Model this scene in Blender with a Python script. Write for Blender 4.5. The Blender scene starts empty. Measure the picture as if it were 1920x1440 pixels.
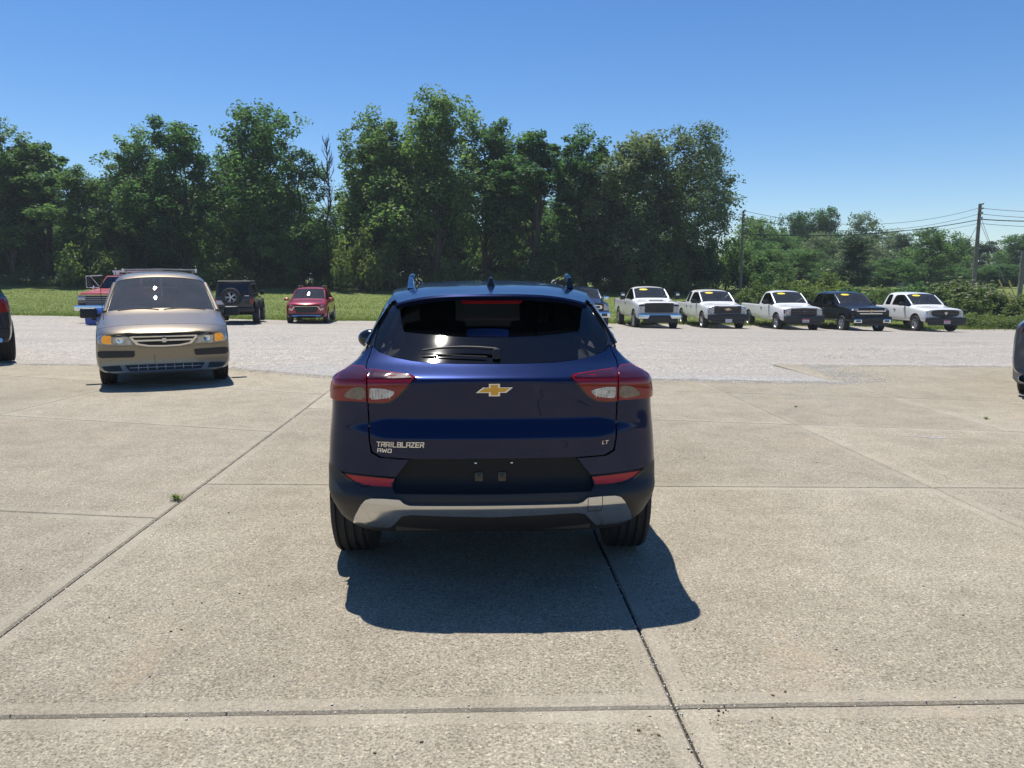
import bpy, bmesh, math, random
import numpy as np
from mathutils import Vector, Matrix, noise
from mathutils.geometry import delaunay_2d_cdt

SC = bpy.context.scene
COL = SC.collection
PI = math.pi
R_ = math.radians

# ------------------------------------------------------------------ camera, sky, sun, exposure
CAM_H = 1.57
cam_d = bpy.data.cameras.new('camera')
cam_d.sensor_width = 36.0
cam_d.lens = 27.0
cam_d.clip_start = 0.05
cam_d.clip_end = 5000.0
cam = bpy.data.objects.new('camera', cam_d)
COL.objects.link(cam)
cam.location = (0, 0, CAM_H)
cam.rotation_euler = (R_(90 - 7.75), 0, 0)
SC.camera = cam

SUN_DIR = Vector((-0.185, 0.315, 1.0)).normalized()
SUN_EL = math.asin(SUN_DIR.z)
SUN_AZ = math.atan2(SUN_DIR.x, SUN_DIR.y)
world = bpy.data.worlds.new('World')
SC.world = world
world.use_nodes = True
wn = world.node_tree
bg = wn.nodes['Background']
sky = wn.nodes.new('ShaderNodeTexSky')
sky.sky_type = 'NISHITA'
sky.sun_disc = False
sky.sun_elevation = SUN_EL
sky.sun_rotation = SUN_AZ
sky.altitude = 0
sky.air_density = 0.9
sky.dust_density = 0.12
sky.ozone_density = 3.2
hsv = wn.nodes.new('ShaderNodeHueSaturation')        # one even grade: the phone's rich blue
hsv.inputs['Saturation'].default_value = 1.26
hsv.inputs['Hue'].default_value = 0.505
wn.links.new(sky.outputs[0], hsv.inputs['Color'])
wn.links.new(hsv.outputs[0], bg.inputs[0])
bg.inputs[1].default_value = 0.106

sun_d = bpy.data.lights.new('sun', 'SUN')
sun_d.energy = 5.0
sun_d.angle = R_(0.53)
sun_d.color = (1.0, 0.95, 0.865)
sun = bpy.data.objects.new('sun', sun_d)
COL.objects.link(sun)
sun.location = (-10, 12, 30)
sun.rotation_euler = (-SUN_DIR).to_track_quat('-Z', 'Y').to_euler()

SC.view_settings.view_transform = 'Standard'
SC.view_settings.look = 'None'
SC.view_settings.exposure = 0.34
SC.view_settings.gamma = 1.0
SC.view_settings.use_curve_mapping = False
SC.render.engine = 'CYCLES'
SC.cycles.max_bounces = 8
SC.cycles.transparent_max_bounces = 12
SC.cycles.caustics_reflective = False
SC.cycles.caustics_refractive = False
SC.cycles.sample_clamp_indirect = 4.0


# ------------------------------------------------------------------ materials
def nmat(name):
    m = bpy.data.materials.new(name)
    m.use_nodes = True
    nt = m.node_tree
    return m, nt, nt.nodes['Principled BSDF']


def pmat(name, col, rough=0.5, metal=0.0, coat=0.0, spec=0.5, emit=None, trans=0.0, coat_rough=0.03, noise_amt=0.0, noise_scale=8.0, bump=0.0, bump_scale=200.0):
    m, nt, b = nmat(name)
    b.inputs['Base Color'].default_value = (*col, 1)
    b.inputs['Roughness'].default_value = rough
    b.inputs['Metallic'].default_value = metal
    b.inputs['Coat Weight'].default_value = coat
    b.inputs['Coat Roughness'].default_value = coat_rough
    b.inputs['Specular IOR Level'].default_value = spec
    if emit:
        b.inputs['Emission Color'].default_value = (*emit[0], 1)
        b.inputs['Emission Strength'].default_value = emit[1]
    tc = None
    if noise_amt or bump:
        tc = nt.nodes.new('ShaderNodeTexCoord')
    if noise_amt:
        n = nt.nodes.new('ShaderNodeTexNoise')
        n.inputs['Scale'].default_value = noise_scale
        n.inputs['Detail'].default_value = 5
        nt.links.new(tc.outputs['Object'], n.inputs['Vector'])
        mr = nt.nodes.new('ShaderNodeMapRange')
        mr.inputs[1].default_value = 0.3
        mr.inputs[2].default_value = 0.7
        mr.inputs[3].default_value = 1 - noise_amt
        mr.inputs[4].default_value = 1 + noise_amt
        nt.links.new(n.outputs[0], mr.inputs[0])
        mx = nt.nodes.new('ShaderNodeVectorMath')
        mx.operation = 'SCALE'
        mx.inputs[0].default_value = col
        nt.links.new(mr.outputs[0], mx.inputs['Scale'])
        nt.links.new(mx.outputs[0], b.inputs['Base Color'])
        mr2 = nt.nodes.new('ShaderNodeMapRange')
        mr2.inputs[3].default_value = max(0.02, rough - noise_amt * 0.25)
        mr2.inputs[4].default_value = min(1, rough + noise_amt * 0.25)
        nt.links.new(n.outputs[0], mr2.inputs[0])
        nt.links.new(mr2.outputs[0], b.inputs['Roughness'])
    if bump:
        n2 = nt.nodes.new('ShaderNodeTexNoise')
        n2.inputs['Scale'].default_value = bump_scale
        n2.inputs['Detail'].default_value = 3
        nt.links.new(tc.outputs['Object'], n2.inputs['Vector'])
        bp = nt.nodes.new('ShaderNodeBump')
        bp.inputs['Strength'].default_value = bump
        bp.inputs['Distance'].default_value = 0.004
        nt.links.new(n2.outputs[0], bp.inputs['Height'])
        nt.links.new(bp.outputs[0], b.inputs['Normal'])
    return m


def glass_mat(name, tint, refl_rough=0.0, ior=1.5, dust=0.0):
    m = bpy.data.materials.new(name)
    m.use_nodes = True
    nt = m.node_tree
    nt.nodes.clear()
    out = nt.nodes.new('ShaderNodeOutputMaterial')
    tr = nt.nodes.new('ShaderNodeBsdfTransparent')
    tr.inputs[0].default_value = (*tint, 1)
    gl = nt.nodes.new('ShaderNodeBsdfGlossy')
    gl.inputs['Roughness'].default_value = refl_rough
    fr = nt.nodes.new('ShaderNodeFresnel')
    fr.inputs[0].default_value = ior
    mx = nt.nodes.new('ShaderNodeMixShader')
    nt.links.new(fr.outputs[0], mx.inputs[0])
    nt.links.new(tr.outputs[0], mx.inputs[1])
    nt.links.new(gl.outputs[0], mx.inputs[2])
    if dust:                                   # a film of dry dust that catches the light
        df = nt.nodes.new('ShaderNodeBsdfDiffuse')
        df.inputs[0].default_value = (0.52, 0.52, 0.50, 1)
        tc = nt.nodes.new('ShaderNodeTexCoord')
        nz = nt.nodes.new('ShaderNodeTexNoise')
        nz.inputs['Scale'].default_value = 3.0
        nz.inputs['Detail'].default_value = 5
        nt.links.new(tc.outputs['Object'], nz.inputs['Vector'])
        mr = nt.nodes.new('ShaderNodeMapRange')
        mr.inputs[3].default_value = dust * .5
        mr.inputs[4].default_value = dust * 1.5
        nt.links.new(nz.outputs[0], mr.inputs[0])
        m2 = nt.nodes.new('ShaderNodeMixShader')
        nt.links.new(mr.outputs[0], m2.inputs[0])
        nt.links.new(mx.outputs[0], m2.inputs[1])
        nt.links.new(df.outputs[0], m2.inputs[2])
        mx = m2
    nt.links.new(mx.outputs[0], out.inputs[0])
    return m


M = {}
M['blue_paint'] = pmat('blue_paint', (0.0002, 0.0058, 0.044), 0.33, 0.66, 0.80, spec=0.05, noise_amt=0.04, noise_scale=900)
M['gold_paint'] = pmat('champagne_paint', (0.265, 0.222, 0.160), 0.34, 0.8, 0.9, coat_rough=0.06, noise_amt=0.05, noise_scale=30)
M['white_paint'] = pmat('white_paint', (0.78, 0.78, 0.77), 0.32, 0, 0.8, noise_amt=0.03, noise_scale=3)
M['black_paint'] = pmat('black_paint', (0.006, 0.006, 0.007), 0.3, 0, 0.45, spec=0.2)
M['navy_paint'] = pmat('navy_paint', (0.008, 0.016, 0.040), 0.25, 0.3, 1.0)
M['slate_paint'] = pmat('slate_paint', (0.013, 0.028, 0.085), 0.25, 0.4, 1.0)
M['red_paint'] = pmat('red_paint', (0.33, 0.012, 0.022), 0.3, 0.3, 1.0)
M['faded_red'] = pmat('faded_red_paint', (0.36, 0.05, 0.06), 0.42, 0, 0.3, noise_amt=0.12, noise_scale=4)
M['grey_paint'] = pmat('grey_paint', (0.10, 0.115, 0.135), 0.28, 0.5, 1.0)
M['jeep_paint'] = pmat('jeep_black_paint', (0.007, 0.008, 0.009), 0.3, 0, 0.6)
M['plastic'] = pmat('black_plastic', (0.016, 0.016, 0.017), 0.48, 0, noise_amt=0.1, noise_scale=40, bump=0.15, bump_scale=900)
M['recess_black'] = pmat('recess_black', (0.005, 0.006, 0.008), 0.4, 0, spec=0.25, bump=0.1, bump_scale=700)
M['gloss_black'] = pmat('gloss_black', (0.006, 0.006, 0.008), 0.08, 0, 0.5)
M['dark'] = pmat('dark_liner', (0.006, 0.006, 0.006), 0.9)
M['rubber'] = pmat('tyre_rubber', (0.020, 0.020, 0.021), 0.72, noise_amt=0.15, noise_scale=25)
M['alloy'] = pmat('alloy', (0.52, 0.53, 0.55), 0.28, 0.9)
M['steel_wheel'] = pmat('steel_wheel', (0.38, 0.38, 0.39), 0.4, 0.8)
M['chrome'] = pmat('chrome', (0.72, 0.73, 0.75), 0.08, 1.0)
M['silver'] = pmat('silver_paint', (0.62, 0.62, 0.61), 0.16, 0.9, 0.7)
M['gold'] = pmat('gold_emblem', (0.62, 0.36, 0.05), 0.3, 0.6, 0.5)
M['red_lens'] = pmat('red_lens', (0.25, 0.002, 0.005), 0.1, 0, 0.45, noise_amt=0.12, noise_scale=14)
M['dark_red_lens'] = pmat('dark_red_lens', (0.045, 0.005, 0.010), 0.1, 0, 1.0)
M['red_reflector'] = pmat('red_reflector', (0.50, 0.016, 0.014), 0.42, 0, 0.15, bump=0.25, bump_scale=300)
M['clear_lens'] = pmat('clear_lens', (0.42, 0.44, 0.47), 0.12, 0.5, 1.0, noise_amt=0.45, noise_scale=45)
M['smoke_lens'] = pmat('amber_clear_lens', (0.17, 0.135, 0.105), 0.15, 0.3, 1.0, noise_amt=0.35, noise_scale=30)
M['headlamp'] = pmat('headlamp_lens', (0.34, 0.37, 0.41), 0.1, 0.75, 1.0, noise_amt=0.5, noise_scale=18)
M['amber'] = pmat('amber_lamp', (0.85, 0.34, 0.02), 0.3, 0, 0.8, emit=((1.0, 0.42, 0.03), 0.18), noise_amt=0.45, noise_scale=50)
M['yellow'] = pmat('yellow_sticker', (0.85, 0.66, 0.05), 0.5)
M['plate_white'] = pmat('plate_white', (0.62, 0.60, 0.62), 0.5, noise_amt=0.15, noise_scale=25)
M['plate_red'] = pmat('plate_red', (0.45, 0.03, 0.08), 0.5)
M['tint_glass'] = glass_mat('tint_glass', (0.16, 0.17, 0.19), refl_rough=0.035, ior=1.55, dust=.004)
M['truck_glass'] = glass_mat('truck_windscreen_glass', (0.34, 0.42, 0.42), ior=1.7, dust=.05)
M['green_glass'] = glass_mat('windshield_glass', (0.58, 0.70, 0.70), ior=1.8, dust=.085)
M['dark_glass'] = glass_mat('privacy_glass', (0.16, 0.18, 0.19), ior=1.7)
M['privacy'] = glass_mat('rear_privacy_glass', (0.02, 0.022, 0.025), ior=1.5)
M['interior'] = pmat('dark_interior', (0.016, 0.016, 0.018), 0.8)
M['grey_interior'] = pmat('grey_interior', (0.22, 0.23, 0.23), 0.75)
M['dash_light'] = pmat('light_dash', (0.42, 0.46, 0.42), 0.7)
M['paper'] = pmat('pale_paper', (0.42, 0.55, 0.42), 0.7)
M['blue_plastic'] = pmat('blue_plastic', (0.015, 0.075, 0.32), 0.4, noise_amt=0.12, noise_scale=9)
M['soft_top'] = pmat('soft_top', (0.022, 0.022, 0.022), 0.75, bump=0.3, bump_scale=250)
M['grey_metal'] = pmat('grey_metal', (0.42, 0.42, 0.40), 0.5, 0.3, noise_amt=0.2, noise_scale=6)
M['mesh_brown'] = pmat('rusty_mesh', (0.10, 0.06, 0.055), 0.7, noise_amt=0.3, noise_scale=12)
M['white_metal'] = pmat('white_metal', (0.75, 0.75, 0.74), 0.4)
M['bark'] = pmat('bark', (0.060, 0.050, 0.040), 0.9, noise_amt=0.35, noise_scale=5, bump=0.6, bump_scale=14)
M['pole_wood'] = pmat('weathered_pole', (0.19, 0.165, 0.14), 0.9, noise_amt=0.3, noise_scale=3, bump=0.4, bump_scale=20)
M['wire'] = pmat('wire_black', (0.02, 0.02, 0.022), 0.6)
M['insulator'] = pmat('insulator', (0.25, 0.24, 0.22), 0.4)
M['guard_yellow'] = pmat('guard_yellow', (0.70, 0.58, 0.10), 0.5)
M['house_wall'] = pmat('house_wall', (0.36, 0.31, 0.24), 0.85, noise_amt=0.1)
M['house_roof'] = pmat('house_roof', (0.20, 0.20, 0.20), 0.9, noise_amt=0.2, noise_scale=4)
M['stone'] = pmat('limestone', (0.60, 0.58, 0.54), 0.9, noise_amt=0.3, noise_scale=3)
M['debris'] = pmat('dry_debris', (0.10, 0.075, 0.05), 0.9)


# ------------------------------------------------------------------ helpers
def tag(o, label=None, cat=None, group=None, kind=None):
    if label: o['label'] = label
    if cat: o['category'] = cat
    if group: o['group'] = group
    if kind: o['kind'] = kind
    return o


def thing(name, label, cat, loc=(0, 0, 0), rz=0.0, group=None):
    o = bpy.data.objects.new(name, None)
    o.empty_display_size = 0.3
    COL.objects.link(o)
    o.location = loc
    o.rotation_euler = (0, 0, rz)
    return tag(o, label, cat, group)


def link(name, me, parent=None, loc=None):
    o = bpy.data.objects.new(name, me)
    COL.objects.link(o)
    if parent: o.parent = parent
    if loc: o.location = loc
    return o


def dup(root, **kw):
    def rec(o, par):
        c = o.copy()
        COL.objects.link(c)
        if par: c.parent = par
        for ch in list(o.children):
            rec(ch, c)
        return c
    c = rec(root, None)
    return c


class MB:
    """collects simple shapes into one mesh"""

    def __init__(s):
        s.v, s.f, s.m = [], [], []

    def add(s, vs, fs, mi=0):
        b = len(s.v)
        s.v += [tuple(v) for v in vs]
        s.f += [tuple(i + b for i in f) for f in fs]
        s.m += [mi] * len(fs)
        return s

    def box(s, c, d, rx=0, ry=0, rz=0, mi=0, top=(1, 1)):
        x, y, z = d[0] / 2, d[1] / 2, d[2] / 2
        tx, ty = top
        vs = [(-x, -y, -z), (x, -y, -z), (x, y, -z), (-x, y, -z), (-x * tx, -y * ty, z), (x * tx, -y * ty, z), (x * tx, y * ty, z), (-x * tx, y * ty, z)]
        Mx = Matrix.Translation(c) @ Matrix.Rotation(rz, 4, 'Z') @ Matrix.Rotation(ry, 4, 'Y') @ Matrix.Rotation(rx, 4, 'X')
        return s.add([Mx @ Vector(v) for v in vs], [(3, 2, 1, 0), (4, 5, 6, 7), (0, 1, 5, 4), (1, 2, 6, 5), (2, 3, 7, 6), (3, 0, 4, 7)], mi)

    def tube(s, pts, r, n=8, mi=0, caps=True):
        pts = [Vector(p) for p in pts]
        rs = r if isinstance(r, (list, tuple)) else [r] * len(pts)
        vs, fs = [], []
        up = None
        for i, p in enumerate(pts):
            d = (pts[min(i + 1, len(pts) - 1)] - pts[max(i - 1, 0)])
            if d.length < 1e-9: d = Vector((0, 0, 1))
            d.normalize()
            if up is None:
                up = Vector((0, 0, 1)) if abs(d.z) < 0.9 else Vector((1, 0, 0))
            a = d.cross(up)
            if a.length < 1e-6: a = d.orthogonal()
            a.normalize()
            b = d.cross(a).normalized()
            up = -b if False else a.cross(d)
            for k in range(n):
                t = 2 * PI * k / n
                vs.append(p + (a * math.cos(t) + b * math.sin(t)) * rs[i])
        for i in range(len(pts) - 1):
            for k in range(n):
                k2 = (k + 1) % n
                fs.append((i * n + k, i * n + k2, (i + 1) * n + k2, (i + 1) * n + k))
        if caps:
            fs.append(tuple(range(n))[::-1])
            fs.append(tuple((len(pts) - 1) * n + k for k in range(n)))
        return s.add(vs, fs, mi)

    def lathe(s, prof, c=(0, 0, 0), n=36, mi=0, closed=True):
        """prof: (x, r) ring list, axis along x"""
        vs, fs = [], []
        m = len(prof)
        for k in range(n):
            t = 2 * PI * k / n
            for (x, r) in prof:
                vs.append((c[0] + x, c[1] + r * math.cos(t), c[2] + r * math.sin(t)))
        for k in range(n):
            k2 = (k + 1) % n
            for j in range(m - 1 if not closed else m):
                j2 = (j + 1) % m
                fs.append((k * m + j, k * m + j2, k2 * m + j2, k2 * m + j))
        return s.add(vs, fs, mi)

    def prism(s, poly, fn, d0, d1, mi=0):
        """poly in 2D; fn(a, b, d) -> xyz"""
        n = len(poly)
        vs = [fn(a, b, d0) for a, b in poly] + [fn(a, b, d1) for a, b in poly]
        fs = [tuple(range(n)), tuple(range(n, 2 * n))[::-1]]
        for i in range(n):
            j = (i + 1) % n
            fs.append((i, i + n, j + n, j))
        return s.add(vs, fs, mi)

    def ball(s, c, r, nu=12, nv=8, mi=0):
        rr = r if isinstance(r, (tuple, list)) else (r, r, r)
        vs, fs = [], []
        for i in range(nv + 1):
            ph = PI * i / nv
            for k in range(nu):
                t = 2 * PI * k / nu
                vs.append((c[0] + rr[0] * math.sin(ph) * math.cos(t), c[1] + rr[1] * math.sin(ph) * math.sin(t), c[2] + rr[2] * math.cos(ph)))
        for i in range(nv):
            for k in range(nu):
                k2 = (k + 1) % nu
                fs.append((i * nu + k, (i + 1) * nu + k, (i + 1) * nu + k2, i * nu + k2))
        return s.add(vs, fs, mi)

    def build(s, name, mats, parent=None, loc=None, bevel=0.0, seg=2, angle=35, mirror=False):
        me = bpy.data.meshes.new(name)
        me.from_pydata(s.v, [], s.f)
        if not isinstance(mats, (list, tuple)): mats = [mats]
        for m in mats: me.materials.append(M[m] if isinstance(m, str) else m)
        me.polygons.foreach_set('material_index', s.m)
        bm = bmesh.new()
        bm.from_mesh(me)
        bmesh.ops.remove_doubles(bm, verts=bm.verts, dist=1e-5)
        bmesh.ops.recalc_face_normals(bm, faces=bm.faces)
        if bevel:
            es = [e for e in bm.edges if len(e.link_faces) == 2 and e.calc_face_angle(0) > R_(30)]
            bmesh.ops.bevel(bm, geom=es, offset=bevel, segments=seg, affect='EDGES', profile=0.6, clamp_overlap=True)
        for f in bm.faces: f.smooth = True
        bm.to_mesh(me)
        bm.free()
        me.set_sharp_from_angle(angle=R_(angle))
        return link(name, me, parent, loc)


def box_part(name, c, d, mat, parent, bevel=0.0, **k):
    return MB().box(c, d, **k).build(name, mat, parent, bevel=bevel)


def chaikin(pts, it=2, closed=True):
    for _ in range(it):
        o = []
        n = len(pts)
        for i in range(n):
            a, b = pts[i], pts[(i + 1) % n]
            o.append((a[0] * .75 + b[0] * .25, a[1] * .75 + b[1] * .25))
            o.append((a[0] * .25 + b[0] * .75, a[1] * .25 + b[1] * .75))
        pts = o
    return pts


def densify_open(poly, res):
    o = []
    for a, b in zip(poly, poly[1:]):
        k = max(1, int(math.hypot(b[0] - a[0], b[1] - a[1]) / res))
        o += [(lerp(a[0], b[0], j / k), lerp(a[1], b[1], j / k)) for j in range(k)]
    return o + [poly[-1]]


def densify(poly, res):
    o = []
    n = len(poly)
    for i in range(n):
        a, b = poly[i], poly[(i + 1) % n]
        L = math.hypot(b[0] - a[0], b[1] - a[1])
        k = max(1, int(L / res))
        for j in range(k):
            t = j / k
            o.append((a[0] + (b[0] - a[0]) * t, a[1] + (b[1] - a[1]) * t))
    return o


def panel(name, poly, S, mat, parent, res=0.02, depth=0.02, off=0.0, inset=0.0, res_b=None):
    """a curved sheet: 2D outline -> surface S(a, b, offset), with a rim of real depth turned inwards"""
    me_mat = M[mat] if isinstance(mat, str) else mat
    poly = densify(poly, res)
    P = np.array(poly)
    n = len(P)
    if inset:
        pr, nx = np.roll(P, 1, 0), np.roll(P, -1, 0)
        t = nx - pr
        nrm = np.stack([-t[:, 1], t[:, 0]], 1)
        nrm /= np.linalg.norm(nrm, axis=1)[:, None] + 1e-9
        area = 0.5 * np.sum(P[:, 0] * nx[:, 1] - nx[:, 0] * P[:, 1])
        P = P + nrm * inset * (1 if area > 0 else -1)
    lo, hi = P.min(0), P.max(0)
    gx = np.arange(lo[0] + res * .5, hi[0], res)
    ry = res if res_b is None else res_b
    gy = np.arange(lo[1] + ry * .5, hi[1], ry)
    pts = [tuple(p) for p in P]
    if len(gx) and len(gy):
        G = np.array([(x, y) for x in gx for y in gy])
        inside = np.zeros(len(G), bool)
        A, B = P, np.roll(P, -1, 0)
        dmin = np.full(len(G), 1e9)
        for (a, b) in zip(A, B):
            c = ((a[1] > G[:, 1]) != (b[1] > G[:, 1]))
            with np.errstate(divide='ignore', invalid='ignore'):
                xi = (b[0] - a[0]) * (G[:, 1] - a[1]) / (b[1] - a[1] + 1e-15) + a[0]
            inside ^= c & (G[:, 0] < xi)
            d = b - a
            tt = np.clip(((G - a) @ d) / (d @ d + 1e-15), 0, 1)
            q = a + tt[:, None] * d
            dmin = np.minimum(dmin, np.hypot(*(G - q).T))
        pts += [tuple(g) for g in G[inside & (dmin > min(res, ry) * .45)]]
    vo, eo, fo, *_ = delaunay_2d_cdt([Vector(p) for p in pts], [], [list(range(n))], 1, 1e-6)
    vs = [Vector(S(v[0], v[1], off)) for v in vo]
    fs = [tuple(f) for f in fo]
    # orientation
    k = len(fs) // 2
    f = fs[k]
    nn = (vs[f[1]] - vs[f[0]]).cross(vs[f[2]] - vs[f[0]])
    v = vo[f[0]]
    out = Vector(S(v[0], v[1], off + .01)) - Vector(S(v[0], v[1], off))
    if nn.dot(out) < 0: fs = [f[::-1] for f in fs]
    nf = len(fs)
    sharp = []
    if depth:
        cnt = {}
        for f in fs:
            for i in range(3):
                e = (f[i], f[(i + 1) % 3])
                cnt[tuple(sorted(e))] = cnt.get(tuple(sorted(e)), []) + [e]
        be = [v[0] for v in cnt.values() if len(v) == 1]
        back = {}
        for e in be:
            for i in e:
                if i not in back:
                    back[i] = len(vs)
                    vs.append(Vector(S(vo[i][0], vo[i][1], off - depth)))
        for a, b in be:
            fs.append((b, a, back[a], back[b]))
            sharp.append(tuple(sorted((a, b))))
    me = bpy.data.meshes.new(name)
    me.from_pydata(vs, [], fs)
    me.materials.append(me_mat)
    me.polygons.foreach_set('use_smooth', [True] * len(fs))
    if sharp:
        sset = set(sharp)
        at = me.attributes.new('sharp_edge', 'BOOLEAN', 'EDGE')
        at.data.foreach_set('value', [tuple(sorted(e.vertices)) in sset for e in me.edges])
    return link(name, me, parent)


def np_mesh(name, verts, quads, mats, tone=None, mat_idx=None):
    me = bpy.data.meshes.new(name)
    nv, nq = len(verts), len(quads)
    me.vertices.add(nv)
    me.vertices.foreach_set('co', np.asarray(verts, np.float32).ravel())
    k = quads.shape[1]
    me.loops.add(nq * k)
    me.loops.foreach_set('vertex_index', np.asarray(quads, np.int32).ravel())
    me.polygons.add(nq)
    me.polygons.foreach_set('loop_start', np.arange(0, nq * k, k, dtype=np.int32))
    for m in mats: me.materials.append(M[m] if isinstance(m, str) else m)
    if tone is not None:
        a = me.attributes.new('tone', 'FLOAT', 'FACE')
        a.data.foreach_set('value', np.asarray(tone, np.float32))
    if mat_idx is not None:
        me.polygons.foreach_set('material_index', np.asarray(mat_idx, np.int32))
    me.update(calc_edges=True)
    return me


def lerp(a, b, t): return a + (b - a) * t


def smooth(a, b, x):
    t = min(1, max(0, (x - a) / (b - a)))
    return t * t * (3 - 2 * t)


def G_h(x, y):
    """height of the ground: level concrete, gravel falling away to the right, lawn rising to the trees"""
    far = -0.62 - 0.018 * max(-30, min(34, x))
    top = 1.02 - 0.012 * max(-40, min(25, x))
    if y < 39:
        t = max(0.0, (y - 12.5) / (39 - 12.5))
        return far * t * (0.35 + 0.65 * min(1, t * 1.6)) if t < 1 else far
    t = smooth(38, 66, y) * .5 + .5 * min(1, (y - 39) / 25)
    return far + (top - far) * t


def G_n(x, y):
    return G_h(x, y)


# text as raised letters
def text_mesh(txt, size, depth):
    cu = bpy.data.curves.new('lettering', 'FONT')
    cu.body = txt
    cu.size = size
    cu.extrude = depth / 2
    cu.align_x = 'LEFT'
    o = bpy.data.objects.new('lettering', cu)
    COL.objects.link(o)
    dg = bpy.context.evaluated_depsgraph_get()
    me = bpy.data.meshes.new_from_object(o.evaluated_get(dg))
    bpy.data.objects.remove(o)
    bpy.data.curves.remove(cu)
    return me

# ================================================================== THE SETTING
def add(nt, t, **k):
    n = nt.nodes.new(t)
    for a, v in k.items():
        if a == 'op': n.operation = v
        elif a == 'bt': n.blend_type = v
        elif isinstance(v, (int, float, tuple)) and a.startswith('i_'):
            n.inputs[a[2:].replace('_', ' ')].default_value = v
        else: setattr(n, a, v)
    return n


def ramp(nt, fac, stops):
    r = nt.nodes.new('ShaderNodeValToRGB')
    e = r.color_ramp.elements
    while len(e) < len(stops): e.new(0.5)
    for el, (p, c) in zip(e, stops):
        el.position = p
        el.color = (*c, 1) if len(c) == 3 else c
    nt.links.new(fac, r.inputs[0])
    return r.outputs[0]


def mixc(nt, fac, a, b, bt='MIX'):
    m = nt.nodes.new('ShaderNodeMix')
    m.data_type = 'RGBA'
    m.blend_type = bt
    for inp, v in ((m.inputs[0], fac), (m.inputs[6], a), (m.inputs[7], b)):
        if hasattr(v, 'is_output'): nt.links.new(v, inp)
        elif isinstance(v, (int, float)): inp.default_value = v
        else: inp.default_value = (*v, 1)
    return m.outputs[2]


def noise_tex(nt, vec, scale, detail=4, rough=0.5, dist=0.0):
    n = nt.nodes.new('ShaderNodeTexNoise')
    n.inputs['Scale'].default_value = scale
    n.inputs['Detail'].default_value = detail
    n.inputs['Roughness'].default_value = rough
    n.inputs['Distortion'].default_value = dist
    nt.links.new(vec, n.inputs['Vector'])
    return n.outputs[0]


def voro(nt, vec, scale, out='Distance', rnd=1.0, feat='F1'):
    n = nt.nodes.new('ShaderNodeTexVoronoi')
    n.feature = feat
    n.inputs['Scale'].default_value = scale
    n.inputs['Randomness'].default_value = rnd
    nt.links.new(vec, n.inputs['Vector'])
    return n.outputs[out]


def mapping(nt, vec, scale=(1, 1, 1), rot=(0, 0, 0)):
    n = nt.nodes.new('ShaderNodeMapping')
    n.inputs['Scale'].default_value = scale
    n.inputs['Rotation'].default_value = rot
    nt.links.new(vec, n.inputs['Vector'])
    return n.outputs[0]


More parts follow.
